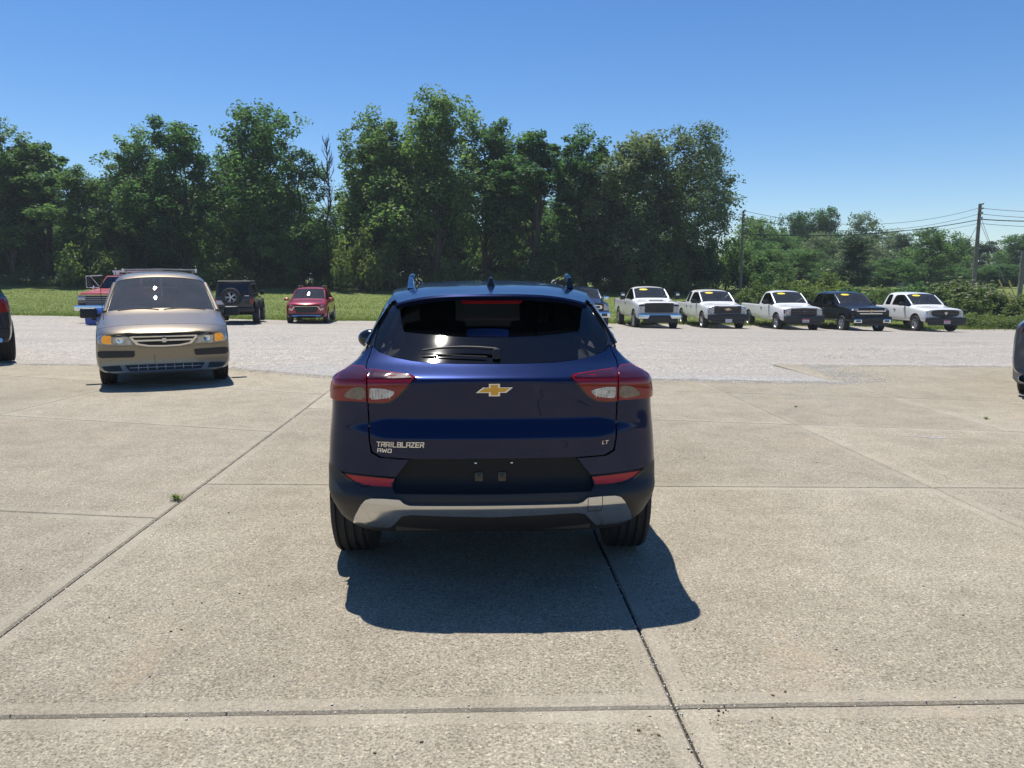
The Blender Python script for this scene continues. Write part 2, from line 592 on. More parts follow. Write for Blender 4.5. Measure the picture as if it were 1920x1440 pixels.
def concrete_material(name, edge=False):
    m, nt, b = nmat(name)
    tc = nt.nodes.new('ShaderNodeTexCoord')
    V = tc.outputs['Object']
    oi = nt.nodes.new('ShaderNodeObjectInfo')
    big = noise_tex(nt, V, 0.55, 5, 0.6)
    mid = noise_tex(nt, V, 3.2, 6, 0.65)
    brush = noise_tex(nt, mapping(nt, V, (55, 2.2, 1), (0, 0, R_(2.5))), 1.0, 3, 0.6)
    fine = noise_tex(nt, V, 95, 3, 0.7)
    grain = noise_tex(nt, V, 260, 2, 0.6)
    agg = voro(nt, V, 70)
    aggc = voro(nt, V, 70, 'Color')
    base = ramp(nt, big, [(0.28, (0.300, 0.268, 0.208)), (0.5, (0.350, 0.315, 0.248)), (0.72, (0.385, 0.350, 0.282))])
    base = mixc(nt, 0.40, base, ramp(nt, mid, [(0.3, (0.62, 0.60, 0.57)), (0.55, (1, 1, 1)), (0.72, (1.16, 1.15, 1.13))]), 'MULTIPLY')
    base = mixc(nt, 0.16, base, ramp(nt, brush, [(0.3, (0.62, 0.61, 0.6)), (0.6, (1.06, 1.06, 1.06))]), 'MULTIPLY')
    base = mixc(nt, 0.85 if not edge else 0.45, base, ramp(nt, fine, [(0.32, (0.40, 0.37, 0.33)), (0.47, (1, 1, 1)), (0.66, (1.42, 1.41, 1.38))]), 'MULTIPLY')
    base = mixc(nt, 0.5, base, ramp(nt, grain, [(0.33, (0.55, 0.53, 0.5)), (0.6, (1.12, 1.12, 1.12))]), 'MULTIPLY')
    # pale exposed pebbles, more where the surface has worn
    sep = nt.nodes.new('ShaderNodeSeparateColor')
    nt.links.new(aggc, sep.inputs[0])
    pick = add(nt, 'ShaderNodeMath', op='GREATER_THAN')
    nt.links.new(sep.outputs[0], pick.inputs[0])
    pick.inputs[1].default_value = 0.72
    small = add(nt, 'ShaderNodeMath', op='LESS_THAN')
    nt.links.new(agg, small.inputs[0])
    small.inputs[1].default_value = 0.34
    peb = add(nt, 'ShaderNodeMath', op='MULTIPLY')
    nt.links.new(pick.outputs[0], peb.inputs[0])
    nt.links.new(small.outputs[0], peb.inputs[1])
    wear = add(nt, 'ShaderNodeMapRange')
    nt.links.new(noise_tex(nt, V, 0.8, 4, 0.6), wear.inputs[0])
    wear.inputs[1].default_value = 0.42
    wear.inputs[2].default_value = 0.62
    wear.inputs[3].default_value = 0.14
    wear.inputs[4].default_value = 0.80 if not edge else 0.12
    pf = add(nt, 'ShaderNodeMath', op='MULTIPLY')
    nt.links.new(peb.outputs[0], pf.inputs[0])
    nt.links.new(wear.outputs[0], pf.inputs[1])
    pcol = mixc(nt, sep.outputs[1], (0.62, 0.57, 0.47), (0.40, 0.36, 0.31))
    base = mixc(nt, pf.outputs[0], base, pcol)
    # coarse exposed aggregate: pale and dark chips a centimetre across
    c2 = voro(nt, V, 105, 'Color')
    s2 = nt.nodes.new('ShaderNodeSeparateColor')
    nt.links.new(c2, s2.inputs[0])
    base = mixc(nt, 0.80 if not edge else 0.35, base, ramp(nt, s2.outputs[0], [(0.0, (0.52, 0.50, 0.47)), (0.22, (0.86, 0.85, 0.84)), (0.72, (1.06, 1.06, 1.05)), (0.93, (1.20, 1.19, 1.16)), (1.0, (1.62, 1.58, 1.50))]), 'MULTIPLY')
    # dark pits
    pit = add(nt, 'ShaderNodeMapRange')
    nt.links.new(voro(nt, V, 26), pit.inputs[0])
    pit.inputs[1].default_value = 0.05
    pit.inputs[2].default_value = 0.10
    pit.inputs[3].default_value = 0.55
    pit.inputs[4].default_value = 1.0
    comb = nt.nodes.new('ShaderNodeCombineColor')
    for i in range(3): nt.links.new(pit.outputs[0], comb.inputs[i])
    base = mixc(nt, 0.5, base, comb.outputs[0], 'MULTIPLY')
    # oil and tan stains
    st = noise_tex(nt, V, 1.1, 6, 0.7, 0.6)
    base = mixc(nt, ramp(nt, st, [(0.58, (0, 0, 0)), (0.75, (0.42, 0.42, 0.42))]), base, (0.44, 0.33, 0.20))
    st2 = noise_tex(nt, mapping(nt, V, (0.5, 1.7, 1)), 1.7, 6, 0.7)
    base = mixc(nt, ramp(nt, st2, [(0.62, (0, 0, 0)), (0.78, (0.28, 0.28, 0.28))]), base, (0.16, 0.14, 0.125))
    # each pour has its own shade
    sh = add(nt, 'ShaderNodeMapRange')
    nt.links.new(oi.outputs['Random'], sh.inputs[0])
    sh.inputs[3].default_value = 0.89
    sh.inputs[4].default_value = 1.05
    sc = add(nt, 'ShaderNodeVectorMath', op='SCALE')
    nt.links.new(base, sc.inputs[0])
    nt.links.new(sh.outputs[0], sc.inputs['Scale'])
    nt.links.new(sc.outputs[0], b.inputs['Base Color'])
    b.inputs['Roughness'].default_value = 0.88
    b.inputs['Specular IOR Level'].default_value = 0.3
    hsum = add(nt, 'ShaderNodeMath', op='MULTIPLY_ADD')
    nt.links.new(fine, hsum.inputs[0])
    hsum.inputs[1].default_value = 0.6
    nt.links.new(grain, hsum.inputs[2])
    bp = nt.nodes.new('ShaderNodeBump')
    bp.inputs['Strength'].default_value = 0.75 if not edge else 0.4
    bp.inputs['Distance'].default_value = 0.007
    nt.links.new(hsum.outputs[0], bp.inputs['Height'])
    nt.links.new(bp.outputs[0], b.inputs['Normal'])
    return m


def gravel_material():
    m, nt, b = nmat('crushed_limestone')
    tc = nt.nodes.new('ShaderNodeTexCoord')
    V = tc.outputs['Object']
    c1 = voro(nt, V, 40, 'Color')
    sep = nt.nodes.new('ShaderNodeSeparateColor')
    nt.links.new(c1, sep.inputs[0])
    base = ramp(nt, sep.outputs[0], [(0.0, (0.30, 0.278, 0.245)), (0.35, (0.50, 0.468, 0.42)), (0.8, (0.66, 0.622, 0.56)), (1.0, (0.78, 0.74, 0.675))])
    d1 = voro(nt, V, 40)
    base = mixc(nt, 0.75, base, ramp(nt, d1, [(0.25, (1.05, 1.05, 1.05)), (0.62, (0.35, 0.34, 0.33))]), 'MULTIPLY')
    mid = noise_tex(nt, V, 6.5, 6, 0.75)
    base = mixc(nt, 0.8, base, ramp(nt, mid, [(0.3, (0.45, 0.44, 0.43)), (0.52, (1, 1, 1)), (0.7, (1.25, 1.25, 1.25))]), 'MULTIPLY')
    # tracks: packed darker bands running across, dust and dark fines
    trk = noise_tex(nt, mapping(nt, V, (0.05, 0.62, 1)), 1.0, 5, 0.6, 0.4)
    base = mixc(nt, ramp(nt, trk, [(0.47, (0, 0, 0)), (0.66, (0.72, 0.72, 0.72))]), base, (0.30, 0.28, 0.255))
    # dirtier towards the right, where it is driven on most
    sx_ = nt.nodes.new('ShaderNodeSeparateXYZ')
    nt.links.new(V, sx_.inputs[0])
    dr = add(nt, 'ShaderNodeMapRange')
    nt.links.new(sx_.outputs[0], dr.inputs[0])
    dr.inputs[1].default_value = -4
    dr.inputs[2].default_value = 9
    dr.inputs[3].default_value = 0.10
    dr.inputs[4].default_value = 0.50
    dn = add(nt, 'ShaderNodeMath', op='MULTIPLY')
    nt.links.new(dr.outputs[0], dn.inputs[0])
    nt.links.new(ramp(nt, noise_tex(nt, mapping(nt, V, (0.10, 0.9, 1)), 1.0, 6, 0.7, 0.5), [(0.3, (0.25, 0.25, 0.25)), (0.65, (1, 1, 1))]), dn.inputs[1])
    base = mixc(nt, dn.outputs[0], base, (0.245, 0.225, 0.200))
    tan = noise_tex(nt, V, 0.35, 4, 0.6)
    base = mixc(nt, ramp(nt, tan, [(0.45, (0, 0, 0)), (0.7, (0.35, 0.35, 0.35))]), base, (0.36, 0.32, 0.27))
    nt.links.new(base, b.inputs['Base Color'])
    b.inputs['Roughness'].default_value = 0.95
    b.inputs['Specular IOR Level'].default_value = 0.2
    bp = nt.nodes.new('ShaderNodeBump')
    bp.inputs['Strength'].default_value = 1.0
    bp.inputs['Distance'].default_value = 0.007
    bp.invert = True
    nt.links.new(d1, bp.inputs['Height'])
    nt.links.new(bp.outputs[0], b.inputs['Normal'])
    return m


def lawn_material():
    m, nt, b = nmat('lawn_turf')
    tc = nt.nodes.new('ShaderNodeTexCoord')
    V = tc.outputs['Object']
    big = noise_tex(nt, mapping(nt, V, (0.12, 0.5, 1)), 1.0, 5, 0.65)
    base = ramp(nt, big, [(0.3, (0.125, 0.165, 0.038)), (0.55, (0.165, 0.208, 0.052)), (0.75, (0.205, 0.228, 0.078))])
    fine = noise_tex(nt, mapping(nt, V, (3, 9, 3)), 3.0, 6, 0.8)
    base = mixc(nt, 0.8, base, ramp(nt, fine, [(0.3, (0.45, 0.5, 0.45)), (0.5, (1, 1, 1)), (0.72, (1.35, 1.3, 1.25))]), 'MULTIPLY')
    w = nt.nodes.new('ShaderNodeTexWave')
    w.bands_direction = 'Y'
    w.inputs['Scale'].default_value = 0.22
    w.inputs['Distortion'].default_value = 1.4
    w.inputs['Detail'].default_value = 2
    w.inputs['Detail Scale'].default_value = 0.5
    nt.links.new(V, w.inputs['Vector'])
    base = mixc(nt, 0.35, base, ramp(nt, w.outputs[1], [(0.3, (0.78, 0.80, 0.75)), (0.7, (1.12, 1.10, 1.05))]), 'MULTIPLY')
    nt.links.new(base, b.inputs['Base Color'])
    b.inputs['Roughness'].default_value = 0.9
    b.inputs['Specular IOR Level'].default_value = 0.25
    bp = nt.nodes.new('ShaderNodeBump')
    bp.inputs['Strength'].default_value = 0.9
    bp.inputs['Distance'].default_value = 0.08
    nt.links.new(fine, bp.inputs['Height'])
    nt.links.new(bp.outputs[0], b.inputs['Normal'])
    return m


def leaf_material(name, dark, light, trans=0.55, gloss=0.55):
    m = bpy.data.materials.new(name)
    m.use_nodes = True
    nt = m.node_tree
    nt.nodes.clear()
    out = nt.nodes.new('ShaderNodeOutputMaterial')
    at = nt.nodes.new('ShaderNodeAttribute')
    at.attribute_name = 'tone'
    oi = nt.nodes.new('ShaderNodeObjectInfo')
    col = mixc(nt, at.outputs['Fac'], dark, light)
    hv = nt.nodes.new('ShaderNodeHueSaturation')
    nt.links.new(col, hv.inputs['Color'])
    r1 = add(nt, 'ShaderNodeMapRange')
    nt.links.new(oi.outputs['Random'], r1.inputs[0])
    r1.inputs[3].default_value = 0.485
    r1.inputs[4].default_value = 0.525
    nt.links.new(r1.outputs[0], hv.inputs['Hue'])
    r2 = add(nt, 'ShaderNodeMapRange')
    nt.links.new(oi.outputs['Random'], r2.inputs[0])
    r2.inputs[3].default_value = 1.18
    r2.inputs[4].default_value = 0.82
    nt.links.new(r2.outputs[0], hv.inputs['Value'])
    p = nt.nodes.new('ShaderNodeBsdfPrincipled')
    p.inputs['Roughness'].default_value = gloss
    p.inputs['Specular IOR Level'].default_value = 0.28
    nt.links.new(hv.outputs[0], p.inputs['Base Color'])
    tl = nt.nodes.new('ShaderNodeBsdfTranslucent')          # light through a leaf comes out yellower
    tv = add(nt, 'ShaderNodeVectorMath', op='MULTIPLY')
    nt.links.new(hv.outputs[0], tv.inputs[0])
    tv.inputs[1].default_value = (1.30, 1.40, 0.95)
    nt.links.new(tv.outputs[0], tl.inputs[0])
    mx = nt.nodes.new('ShaderNodeMixShader')
    mx.inputs[0].default_value = trans
    nt.links.new(p.outputs[0], mx.inputs[1])
    nt.links.new(tl.outputs[0], mx.inputs[2])
    nt.links.new(mx.outputs[0], out.inputs[0])
    return m


M['concrete'] = concrete_material('weathered_concrete')
M['concrete_edge'] = concrete_material('tooled_concrete_edge', True)
M['gravel'] = gravel_material()
M['lawn'] = lawn_material()
M['old_asphalt'] = pmat('old_asphalt', (0.30, 0.285, 0.265), 0.95, noise_amt=0.45, noise_scale=22, bump=0.5, bump_scale=90)
M['joint'] = pmat('joint_dirt', (0.035, 0.032, 0.027), 0.95, noise_amt=0.5, noise_scale=30)
M['slab_side'] = pmat('slab_side', (0.26, 0.235, 0.19), 0.9)
M['leaf'] = leaf_material('leaves_deep_green', (0.050, 0.106, 0.036), (0.150, 0.245, 0.088))
M['leaf_pale'] = leaf_material('leaves_grey_green', (0.090, 0.135, 0.062), (0.215, 0.265, 0.140), 0.44, 0.5)
M['leaf_yellow'] = leaf_material('leaves_yellow_green', (0.075, 0.122, 0.030), (0.165, 0.215, 0.064), 0.44)
M['leaf_needle'] = leaf_material('leaves_dark_pine', (0.042, 0.080, 0.036), (0.100, 0.145, 0.066), 0.32, 0.5)
M['flower'] = leaf_material('cream_flower_heads', (0.22, 0.24, 0.13), (0.42, 0.42, 0.28), 0.2, 0.6)
M['blade'] = leaf_material('grass_blades', (0.125, 0.172, 0.040), (0.205, 0.250, 0.074), 0.42, 0.6)


# ---- ground sheets
def ground_sheet(name, x0, x1, y0, y1, nx, ny, dz, mat, xs=None, ys=None, jitter=0.0):
    xs = np.linspace(x0, x1, nx) if xs is None else xs
    ys = np.linspace(y0, y1, ny) if ys is None else ys
    vs = []
    for y in ys:
        for x in xs:
            vs.append((x, y, G_h(x, y) + dz + (jitter * noise.noise(Vector((x * .7, y * .7, 0))) if jitter else 0)))
    n = len(xs)
    q = np.array([(j * n + i, j * n + i + 1, (j + 1) * n + i + 1, (j + 1) * n + i) for j in range(len(ys) - 1) for i in range(n - 1)])
    me = np_mesh(name, np.array(vs), q, [mat])
    me.polygons.foreach_set('use_smooth', [True] * len(q))
    o = link(name, me)
    o['kind'] = 'structure'
    return o


xs = np.concatenate([[-2500, -800, -300, -120], np.linspace(-70, 70, 71), [120, 300, 800, 2500]])
ys = np.concatenate([[-2500, -600, -150, -40, -10, 5], np.linspace(12.5, 72, 60), [100, 200, 600, 2500]])
ground_sheet('ground', 0, 0, 0, 0, 0, 0, -0.07, 'lawn', xs, ys)

# gravel yard, its far edge ragged against the lawn
def gravel_end(x):
    return lerp(38.2, 40.6, smooth(-14, 4, x)) + 0.9 * noise.noise(Vector((x * .25, 3.1, 0))) + 0.5 * noise.noise(Vector((x * 1.1, 7.7, 0)))


gv, gq = [], []
gxs = np.linspace(-60, 45, 211)
NR = 60
for i, x in enumerate(gxs):
    yend = gravel_end(x)
    for j in range(NR):
        t = j / (NR - 1)
        y = lerp(10.6, yend, t)
        z = G_h(x, y) - 0.010 + (0.018 * noise.noise(Vector((x * .5, y * .5, 0))) if y > 16 else 0)
        if j == NR - 1: z -= 0.09
        gv.append((x, y, z))
for i in range(len(gxs) - 1):
    for j in range(NR - 1):
        gq.append((i * NR + j, (i + 1) * NR + j, (i + 1) * NR + j + 1, i * NR + j + 1))
gme = np_mesh('gravel_yard', np.array(gv), np.array(gq), ['gravel'])
gme.polygons.foreach_set('use_smooth', [True] * len(gq))
tag(link('gravel_yard', gme), kind='structure')

# ---- concrete pad: slabs poured one by one, with open joints between
YAW = R_(2.47)
CY, SY = math.cos(YAW), math.sin(YAW)


def uline(u): return (Vector((u * CY, u * SY)), Vector((-SY, CY)))       # point, direction along the joint


def clip(poly, p, d, side):
    """keep the part left (side=+1) or right (-1) of the line p + t d"""
    out = []
    n = len(poly)
    f = lambda q: side * (d[0] * (q[1] - p[1]) - d[1] * (q[0] - p[0]))
    for i in range(n):
        a, b = poly[i], poly[(i + 1) % n]
        fa, fb = f(a), f(b)
        if fa >= 0: out.append(a)
        if (fa > 0 > fb) or (fa < 0 < fb):
            t = fa / (fa - fb)
            out.append((a[0] + (b[0] - a[0]) * t, a[1] + (b[1] - a[1]) * t))
    return out


def two(a, b): return (Vector(a), Vector((b[0] - a[0], b[1] - a[1])))


BIG = [(-16, -9), (16, -9), (16, 16), (-16, 16)]
slabs = []
U = [-2.14, 0.72, 3.45, 5.5, 8.4, 11.3]
T = [two((0, -6.4), (1, -6.37)), two((0, -3.3), (1, -3.28)), two((0, -0.36), (1, -0.33)), two((0, 2.645), (1, 2.672)), two((0, 5.75), (1, 5.73)),
     two((0, 8.85), (1, 8.66)), two((0, 11.35), (1, 11.12))]
FAR = [two((-2.8, 12.5), (2.15, 12.28)), two((2.15, 12.28), (4.0, 11.9)), two((3.2, 11.96), (5.2, 11.8)), two((5.38, 14.27), (9.4, 14.0)), two((5.38, 14.27), (9.4, 14.0))]
for k in range(len(U) - 1):
    col = clip(clip(BIG, *uline(U[k]), -1), *uline(U[k + 1]), 1)
    for r in range(len(T)):
        pl = clip(col, *T[r], 1)
        pl = clip(pl, *T[r + 1], -1) if r + 1 < len(T) else clip(pl, *FAR[k], -1)
        if r == len(T) - 1 or r == len(T) - 2: pl = clip(pl, *FAR[k], -1)
        if len(pl) >= 3: slabs.append(pl)
lcol = clip(BIG, *uline(U[0]), 1)
J = [two((-3.5, -0.75), (-2.3, -0.9)), two((-3.5, 2.15), (-2.3, 2.0)), two((-3.51, 5.1), (-2.45, 4.95)), two((-5.99, 8.85), (-2.57, 7.89)), two((-4.4, 11.15), (-2.6, 10.5))]
VL = two((-6.02, 8.85), (-5.86, 11.24))
VL2 = two((-9.2, 8.85), (-9.0, 11.24))
LF = [two((-4.96, 13.66), (-2.7, 12.45)), two((-7.77, 14.27), (-4.96, 13.66)), two((-14, 14.9), (-7.77, 14.27))]
for r in range(-1, len(J)):
    band = lcol
    if r >= 0: band = clip(band, *J[r], 1)
    if r + 1 < len(J): band = clip(band, *J[r + 1], -1)
    for part_ in (clip(band, *VL, -1), clip(clip(band, *VL, 1), *VL2, -1), clip(band, *VL2, 1)):
        for lf in LF:
            if len(part_) >= 3: part_ = clip(part_, *lf, -1)
        if len(part_) >= 3: slabs.append(part_)


def inset_poly(P, d):
    n = len(P)
    area = sum(P[i][0] * P[(i + 1) % n][1] - P[(i + 1) % n][0] * P[i][1] for i in range(n))
    s = 1 if area > 0 else -1
    out = []
    for i in range(n):
        a, b, c = Vector(P[i - 1]), Vector(P[i]), Vector(P[(i + 1) % n])
        d1, d2 = (b - a).normalized(), (c - b).normalized()
        n1, n2 = Vector((-d1.y, d1.x)) * s, Vector((-d2.y, d2.x)) * s
        k = (n1 + n2)
        k = k / max(0.25, k.dot(n1)) if k.length > 1e-6 else n1
        out.append(tuple(b + k * d))
    return out


def clean(P):
    o = []
    for p in P:
        if not o or (Vector(p) - Vector(o[-1])).length > 0.05: o.append(p)
    if (Vector(o[0]) - Vector(o[-1])).length < 0.05: o.pop()
    return o


pad = bpy.data.objects.new('concrete_pad', None)
COL.objects.link(pad)
pad['kind'] = 'structure'
rs = random.Random(4)
for P in slabs:
    P = clean(P)
    if len(P) < 3: continue
    ring0 = densify(inset_poly(P, 0.0055), 0.14)
    near = min(math.hypot(*p) for p in P) < 7
    amp = 0.0035 if near else 0.006
    ring0 = [(x + amp * noise.noise(Vector((x * 9, y * 9, 1))), y + amp * noise.noise(Vector((x * 9, y * 9, 5)))) for x, y in ring0]
    ring1 = inset_poly(ring0, 0.010)
    ring2 = inset_poly(ring0, 0.085)
    n = len(ring0)
    tz = rs.uniform(-0.002, 0.002)
    vs = [(x, y, -0.10) for x, y in ring0] + [(x, y, tz - 0.011) for x, y in ring0] + [(x, y, tz - 0.001) for x, y in ring1] + [(x, y, tz) for x, y in ring2]
    fs, mi = [], []
    for i in range(n):
        j = (i + 1) % n
        for k, m_ in ((0, 2), (1, 1), (2, 1)):
            fs.append((k * n + i, k * n + j, (k + 1) * n + j, (k + 1) * n + i))
            mi.append(m_)
    fs.append(tuple(3 * n + i for i in range(n)))
    mi.append(0)
    me = bpy.data.meshes.new('concrete_slab')
    me.from_pydata(vs, [], fs)
    for m_ in ('concrete', 'concrete_edge', 'slab_side'): me.materials.append(M[m_])
    me.polygons.foreach_set('material_index', mi)
    bm = bmesh.new()
    bm.from_mesh(me)
    bmesh.ops.recalc_face_normals(bm, faces=bm.faces)
    if sum(f.normal.z * f.calc_area() for f in bm.faces) < 0: bmesh.ops.reverse_faces(bm, faces=bm.faces)
    bm.to_mesh(me)
    bm.free()
    link('concrete_slab', me, pad)
jb = MB().box((0, 3.0, -0.068), (34, 22, 0.08))
jb.v = [(x, min(y, 11.7), z) for x, y, z in jb.v]
tag(jb.build('joint_bed', 'joint'), kind='structure')


# ---- loose stones: on the gravel near the pad and along the open joints
def stones(name, pts, sizes, mat, seed, kind='stuff'):
    rg = np.random.default_rng(seed)
    base = np.array([(1, 0, 0), (-1, 0, 0), (0, 1, 0), (0, -1, 0), (0, 0, 1), (0, 0, -1)], float)
    tris = np.array([(0, 2, 4), (2, 1, 4), (1, 3, 4), (3, 0, 4), (2, 0, 5), (1, 2, 5), (3, 1, 5), (0, 3, 5)])
    n = len(pts)
    B = base[None] * rg.uniform(.55, 1.25, (n, 6, 1)) + rg.normal(0, .18, (n, 6, 3))
    B *= sizes[:, None, None] * np.array([1, 1, .62])
    a = rg.uniform(0, 2 * PI, n)
    c, s = np.cos(a)[:, None], np.sin(a)[:, None]
    x = B[:, :, 0] * c - B[:, :, 1] * s
    y = B[:, :, 0] * s + B[:, :, 1] * c
    V = np.stack([x, y, B[:, :, 2]], 2) + pts[:, None, :]
    F = tris[None] + (np.arange(n) * 6)[:, None, None]
    me = np_mesh(name, V.reshape(-1, 3), F.reshape(-1, 3), [mat])
    o = link(name, me)
    o['kind'] = kind
    return o


rg = np.random.default_rng(11)
N = 44000
px = rg.uniform(-14, 14, N)
py = 11.6 + 12 * rg.uniform(0, 1, N) ** 1.7
edge_y = np.interp(px, [-14, -7.8, -5, -2.8, 2.1, 4.9, 5.3, 9.4, 14], [14.9, 14.25, 13.6, 12.45, 12.25, 11.85, 14.2, 13.95, 13.7])
keep = py > edge_y - 0.22 * rg.uniform(0, 1, N) ** 3
px, py, edge_y = px[keep], py[keep], edge_y[keep]
pz = np.array([G_h(x, y) for x, y in zip(px, py)]) + np.where(py < edge_y, 0.006, -0.012)
stones('gravel_stones', np.stack([px, py, pz], 1), rg.uniform(0.005, 0.015, len(px)), 'stone', 3)
# gravel kicked onto the pad's edges
spx, spy = [], []
EDGE = [(-14, 14.9), (-7.77, 14.27), (-4.96, 13.66), (-2.8, 12.47), (2.15, 12.28), (5.2, 11.8), (5.38, 14.25), (9.4, 14.0), (14, 13.7)]
for (x0_, y0_), (x1_, y1_) in zip(EDGE, EDGE[1:]):
    k_ = int(420 * math.hypot(x1_ - x0_, y1_ - y0_) * (2.2 if 2 < x0_ < 5.3 else 1))
    tt_ = rg.uniform(0, 1, k_)
    spx.append(x0_ + (x1_ - x0_) * tt_ + rg.normal(0, .10, k_) + (np.abs(rg.normal(0, .35, k_)) if 5.1 < x0_ < 5.3 else 0))
    spy.append(y0_ + (y1_ - y0_) * tt_ - np.abs(rg.normal(0, .20, k_)))
spx, spy = np.concatenate(spx), np.concatenate(spy)
stones('spilled_stones', np.stack([spx, spy, np.full(len(spx), .004)], 1), rg.uniform(.003, .012, len(spx)), 'stone', 9)
# old dark asphalt showing at the pad's edge
def ragged(name, pts, z):
    P_ = densify(pts, .12 if z < 0 else .03)
    k_ = 1 if z < 0 else .12
    P_ = [(x + k_ * .16 * noise.noise(Vector((x * 2.1, y * 2.1, 2))) + k_ * .07 * noise.noise(Vector((x * 8, y * 8, 4))), y + k_ * .16 * noise.noise(Vector((x * 2.1, y * 2.1, 8))) + k_ * .07 * noise.noise(Vector((x * 8, y * 8, 6)))) for x, y in P_]
    vo_, eo_, fo_, *_r = delaunay_2d_cdt([Vector(q) for q in P_], [], [list(range(len(P_)))], 1, 1e-6)
    me = bpy.data.meshes.new(name)
    me.from_pydata([(v[0], v[1], G_h(v[0], v[1]) + z) for v in vo_], [], [tuple(f) for f in fo_])
    me.materials.append(M['old_asphalt'])
    tag(link(name, me), kind='structure')
ragged('asphalt_patch', [(-5.2, 13.95), (-2.9, 12.2), (-1.4, 12.1), (1.5, 12.0), (1.4, 12.9), (-1.5, 13.3), (-2.6, 14.2), (-4.2, 14.6)], -.006)
M['chalk'] = pmat('chalk_scuff', (0.62, 0.60, 0.55), 0.95, noise_amt=0.3, noise_scale=30)
for (cx_, cy_, w_, h_) in [(4.25, 7.55, .13, .05), (4.05, 7.60, .05, .02), (4.95, 7.15, .09, .022)]:
    ragged('chalk_scuff', [(cx_ + w_ * math.cos(q) * (1 + .3 * math.sin(3 * q)), cy_ + h_ * math.sin(q) * (1 + .3 * math.cos(5 * q))) for q in np.linspace(0, 6.28, 14)[:-1]], .0035)
ragged('asphalt_patch', [(1.9, 12.0), (3.6, 11.6), (5.2, 11.5), (5.3, 12.2), (4.2, 12.5), (2.6, 12.9)], -.006)

# crumbs in and beside the joints
pts = []
for u0, v0, v1, k in ((0.72, -0.2, 8, 520), (-2.14, 2.2, 11.5, 420), (3.45, 3.5, 10, 120)):
    for _ in range(k):
        v = rg.uniform(v0, v1)
        u = u0 + rg.normal(0, 0.006 if rg.uniform() < .72 else 0.10)
        x, y = u * CY - v * SY, u * SY + v * CY
        pts.append((x, y, -0.006 if abs(u - u0) < 0.012 else 0.002))
for _ in range(110):
    x = rg.uniform(-2.0, 2.3)
    pts.append((x, 2.645 + .03 * x + rg.normal(0, 0.03), 0.001))
for _ in range(420):
    pts.append((rg.uniform(-5, 5), rg.uniform(2.2, 11), 0.001))
pts = np.array(pts)
stones('joint_crumbs', pts, rg.uniform(0.002, 0.0062, len(pts)), 'stone', 5)
pts = np.array([(rg.uniform(-4, 5), rg.uniform(2.2, 9), 0.001) for _ in range(110)] + [(0.72 + .05 + rg.normal(0, .16), 2.64 + rg.normal(0, .18), .001) for _ in range(26)])
stones('dry_litter', pts, rg.uniform(0.003, 0.009, len(pts)), 'debris', 6)


# ---- grass: blades over the lawn where it shows, long tufts at the gravel's edge
def blades(name, X, Y, h, w, seed, mat='blade', lean=0.45):
    rg = np.random.default_rng(seed)
    n = len(X)
    Z = np.array([G_h(x, y) for x, y in zip(X, Y)]) - 0.07
    a = rg.uniform(0, 2 * PI, n)
    hh = h * rg.uniform(.5, 1.3, n)
    ww = w * rg.uniform(.6, 1.3, n)
    dx, dy = np.cos(a) * ww / 2, np.sin(a) * ww / 2
    lx, ly = rg.normal(0, lean, n) * hh, rg.normal(0, lean, n) * hh
    V = np.stack([np.stack([X - dx, Y - dy, Z], 1), np.stack([X + dx, Y + dy, Z], 1), np.stack([X + lx, Y + ly, Z + hh], 1)], 1)
    F = np.arange(n * 3).reshape(-1, 3)
    me = np_mesh(name, V.reshape(-1, 3), F, [mat], tone=rg.uniform(0, 1, n))
    o = link(name, me)
    o['kind'] = 'stuff'
    return o


n = 90000
gy = 37.5 + 25 * rg.uniform(0, 1, n) ** 1.5
gx = rg.uniform(-1, 1, n) * (0.72 * gy + 2)
ge = np.array([gravel_end(x) for x in gx])
m_ = (gx < 24) & (gy > ge - .1)
blades('lawn_grass', gx[m_], gy[m_], 0.065, 0.04, 21)
n = 14000
gx = rg.uniform(-32, 32, n)
gy = np.array([gravel_end(x) for x in gx]) + rg.normal(0.1, 0.45, n)
blades('edge_weeds', gx, gy, 0.22, 0.035, 22)


# ---- foliage
def leaf_cloud(centres, radii, per, size, seed, droop=0.0, flat=1.0, tone_c=None, aspect=0.55):
    """diamond leaf sprays gathered in clumps; returns verts, quads, tone"""
    rg = np.random.default_rng(seed)
    K = len(centres)
    idx = np.repeat(np.arange(K), per)
    n = len(idx)
    d = rg.normal(size=(n, 3))
    d /= np.linalg.norm(d, axis=1)[:, None]
    r = rg.uniform(0, 1, n) ** 0.45
    off = d * (r * radii[idx])[:, None] * np.array([1, 1, flat])
    c = centres[idx] + off
    nrm = d * .55 + rg.normal(size=(n, 3)) * .75 + np.array([0, 0, .45])
    nrm /= np.linalg.norm(nrm, axis=1)[:, None]
    t = np.cross(nrm, rg.normal(size=(n, 3)))
    t[:, 2] -= droop
    t -= nrm * np.sum(t * nrm, 1)[:, None]
    t /= np.linalg.norm(t, axis=1)[:, None] + 1e-9
    b = np.cross(nrm, t)
    s = size * rg.uniform(.55, 1.35, n)
    l, w = (s * .5)[:, None], (s * .5 * aspect)[:, None]
    V = np.stack([c - t * l, c + b * w + nrm * (s * .08)[:, None], c + t * l, c - b * w + nrm * (s * .08)[:, None]], 1).reshape(-1, 3)
    Q = np.arange(n * 4).reshape(-1, 4)
    tc = rg.uniform(0, 1, K) if tone_c is None else tone_c
    tone = np.clip(tc[idx] * .6 + rg.uniform(0, 1, n) * .4, 0, 1)
    return V, Q, tone


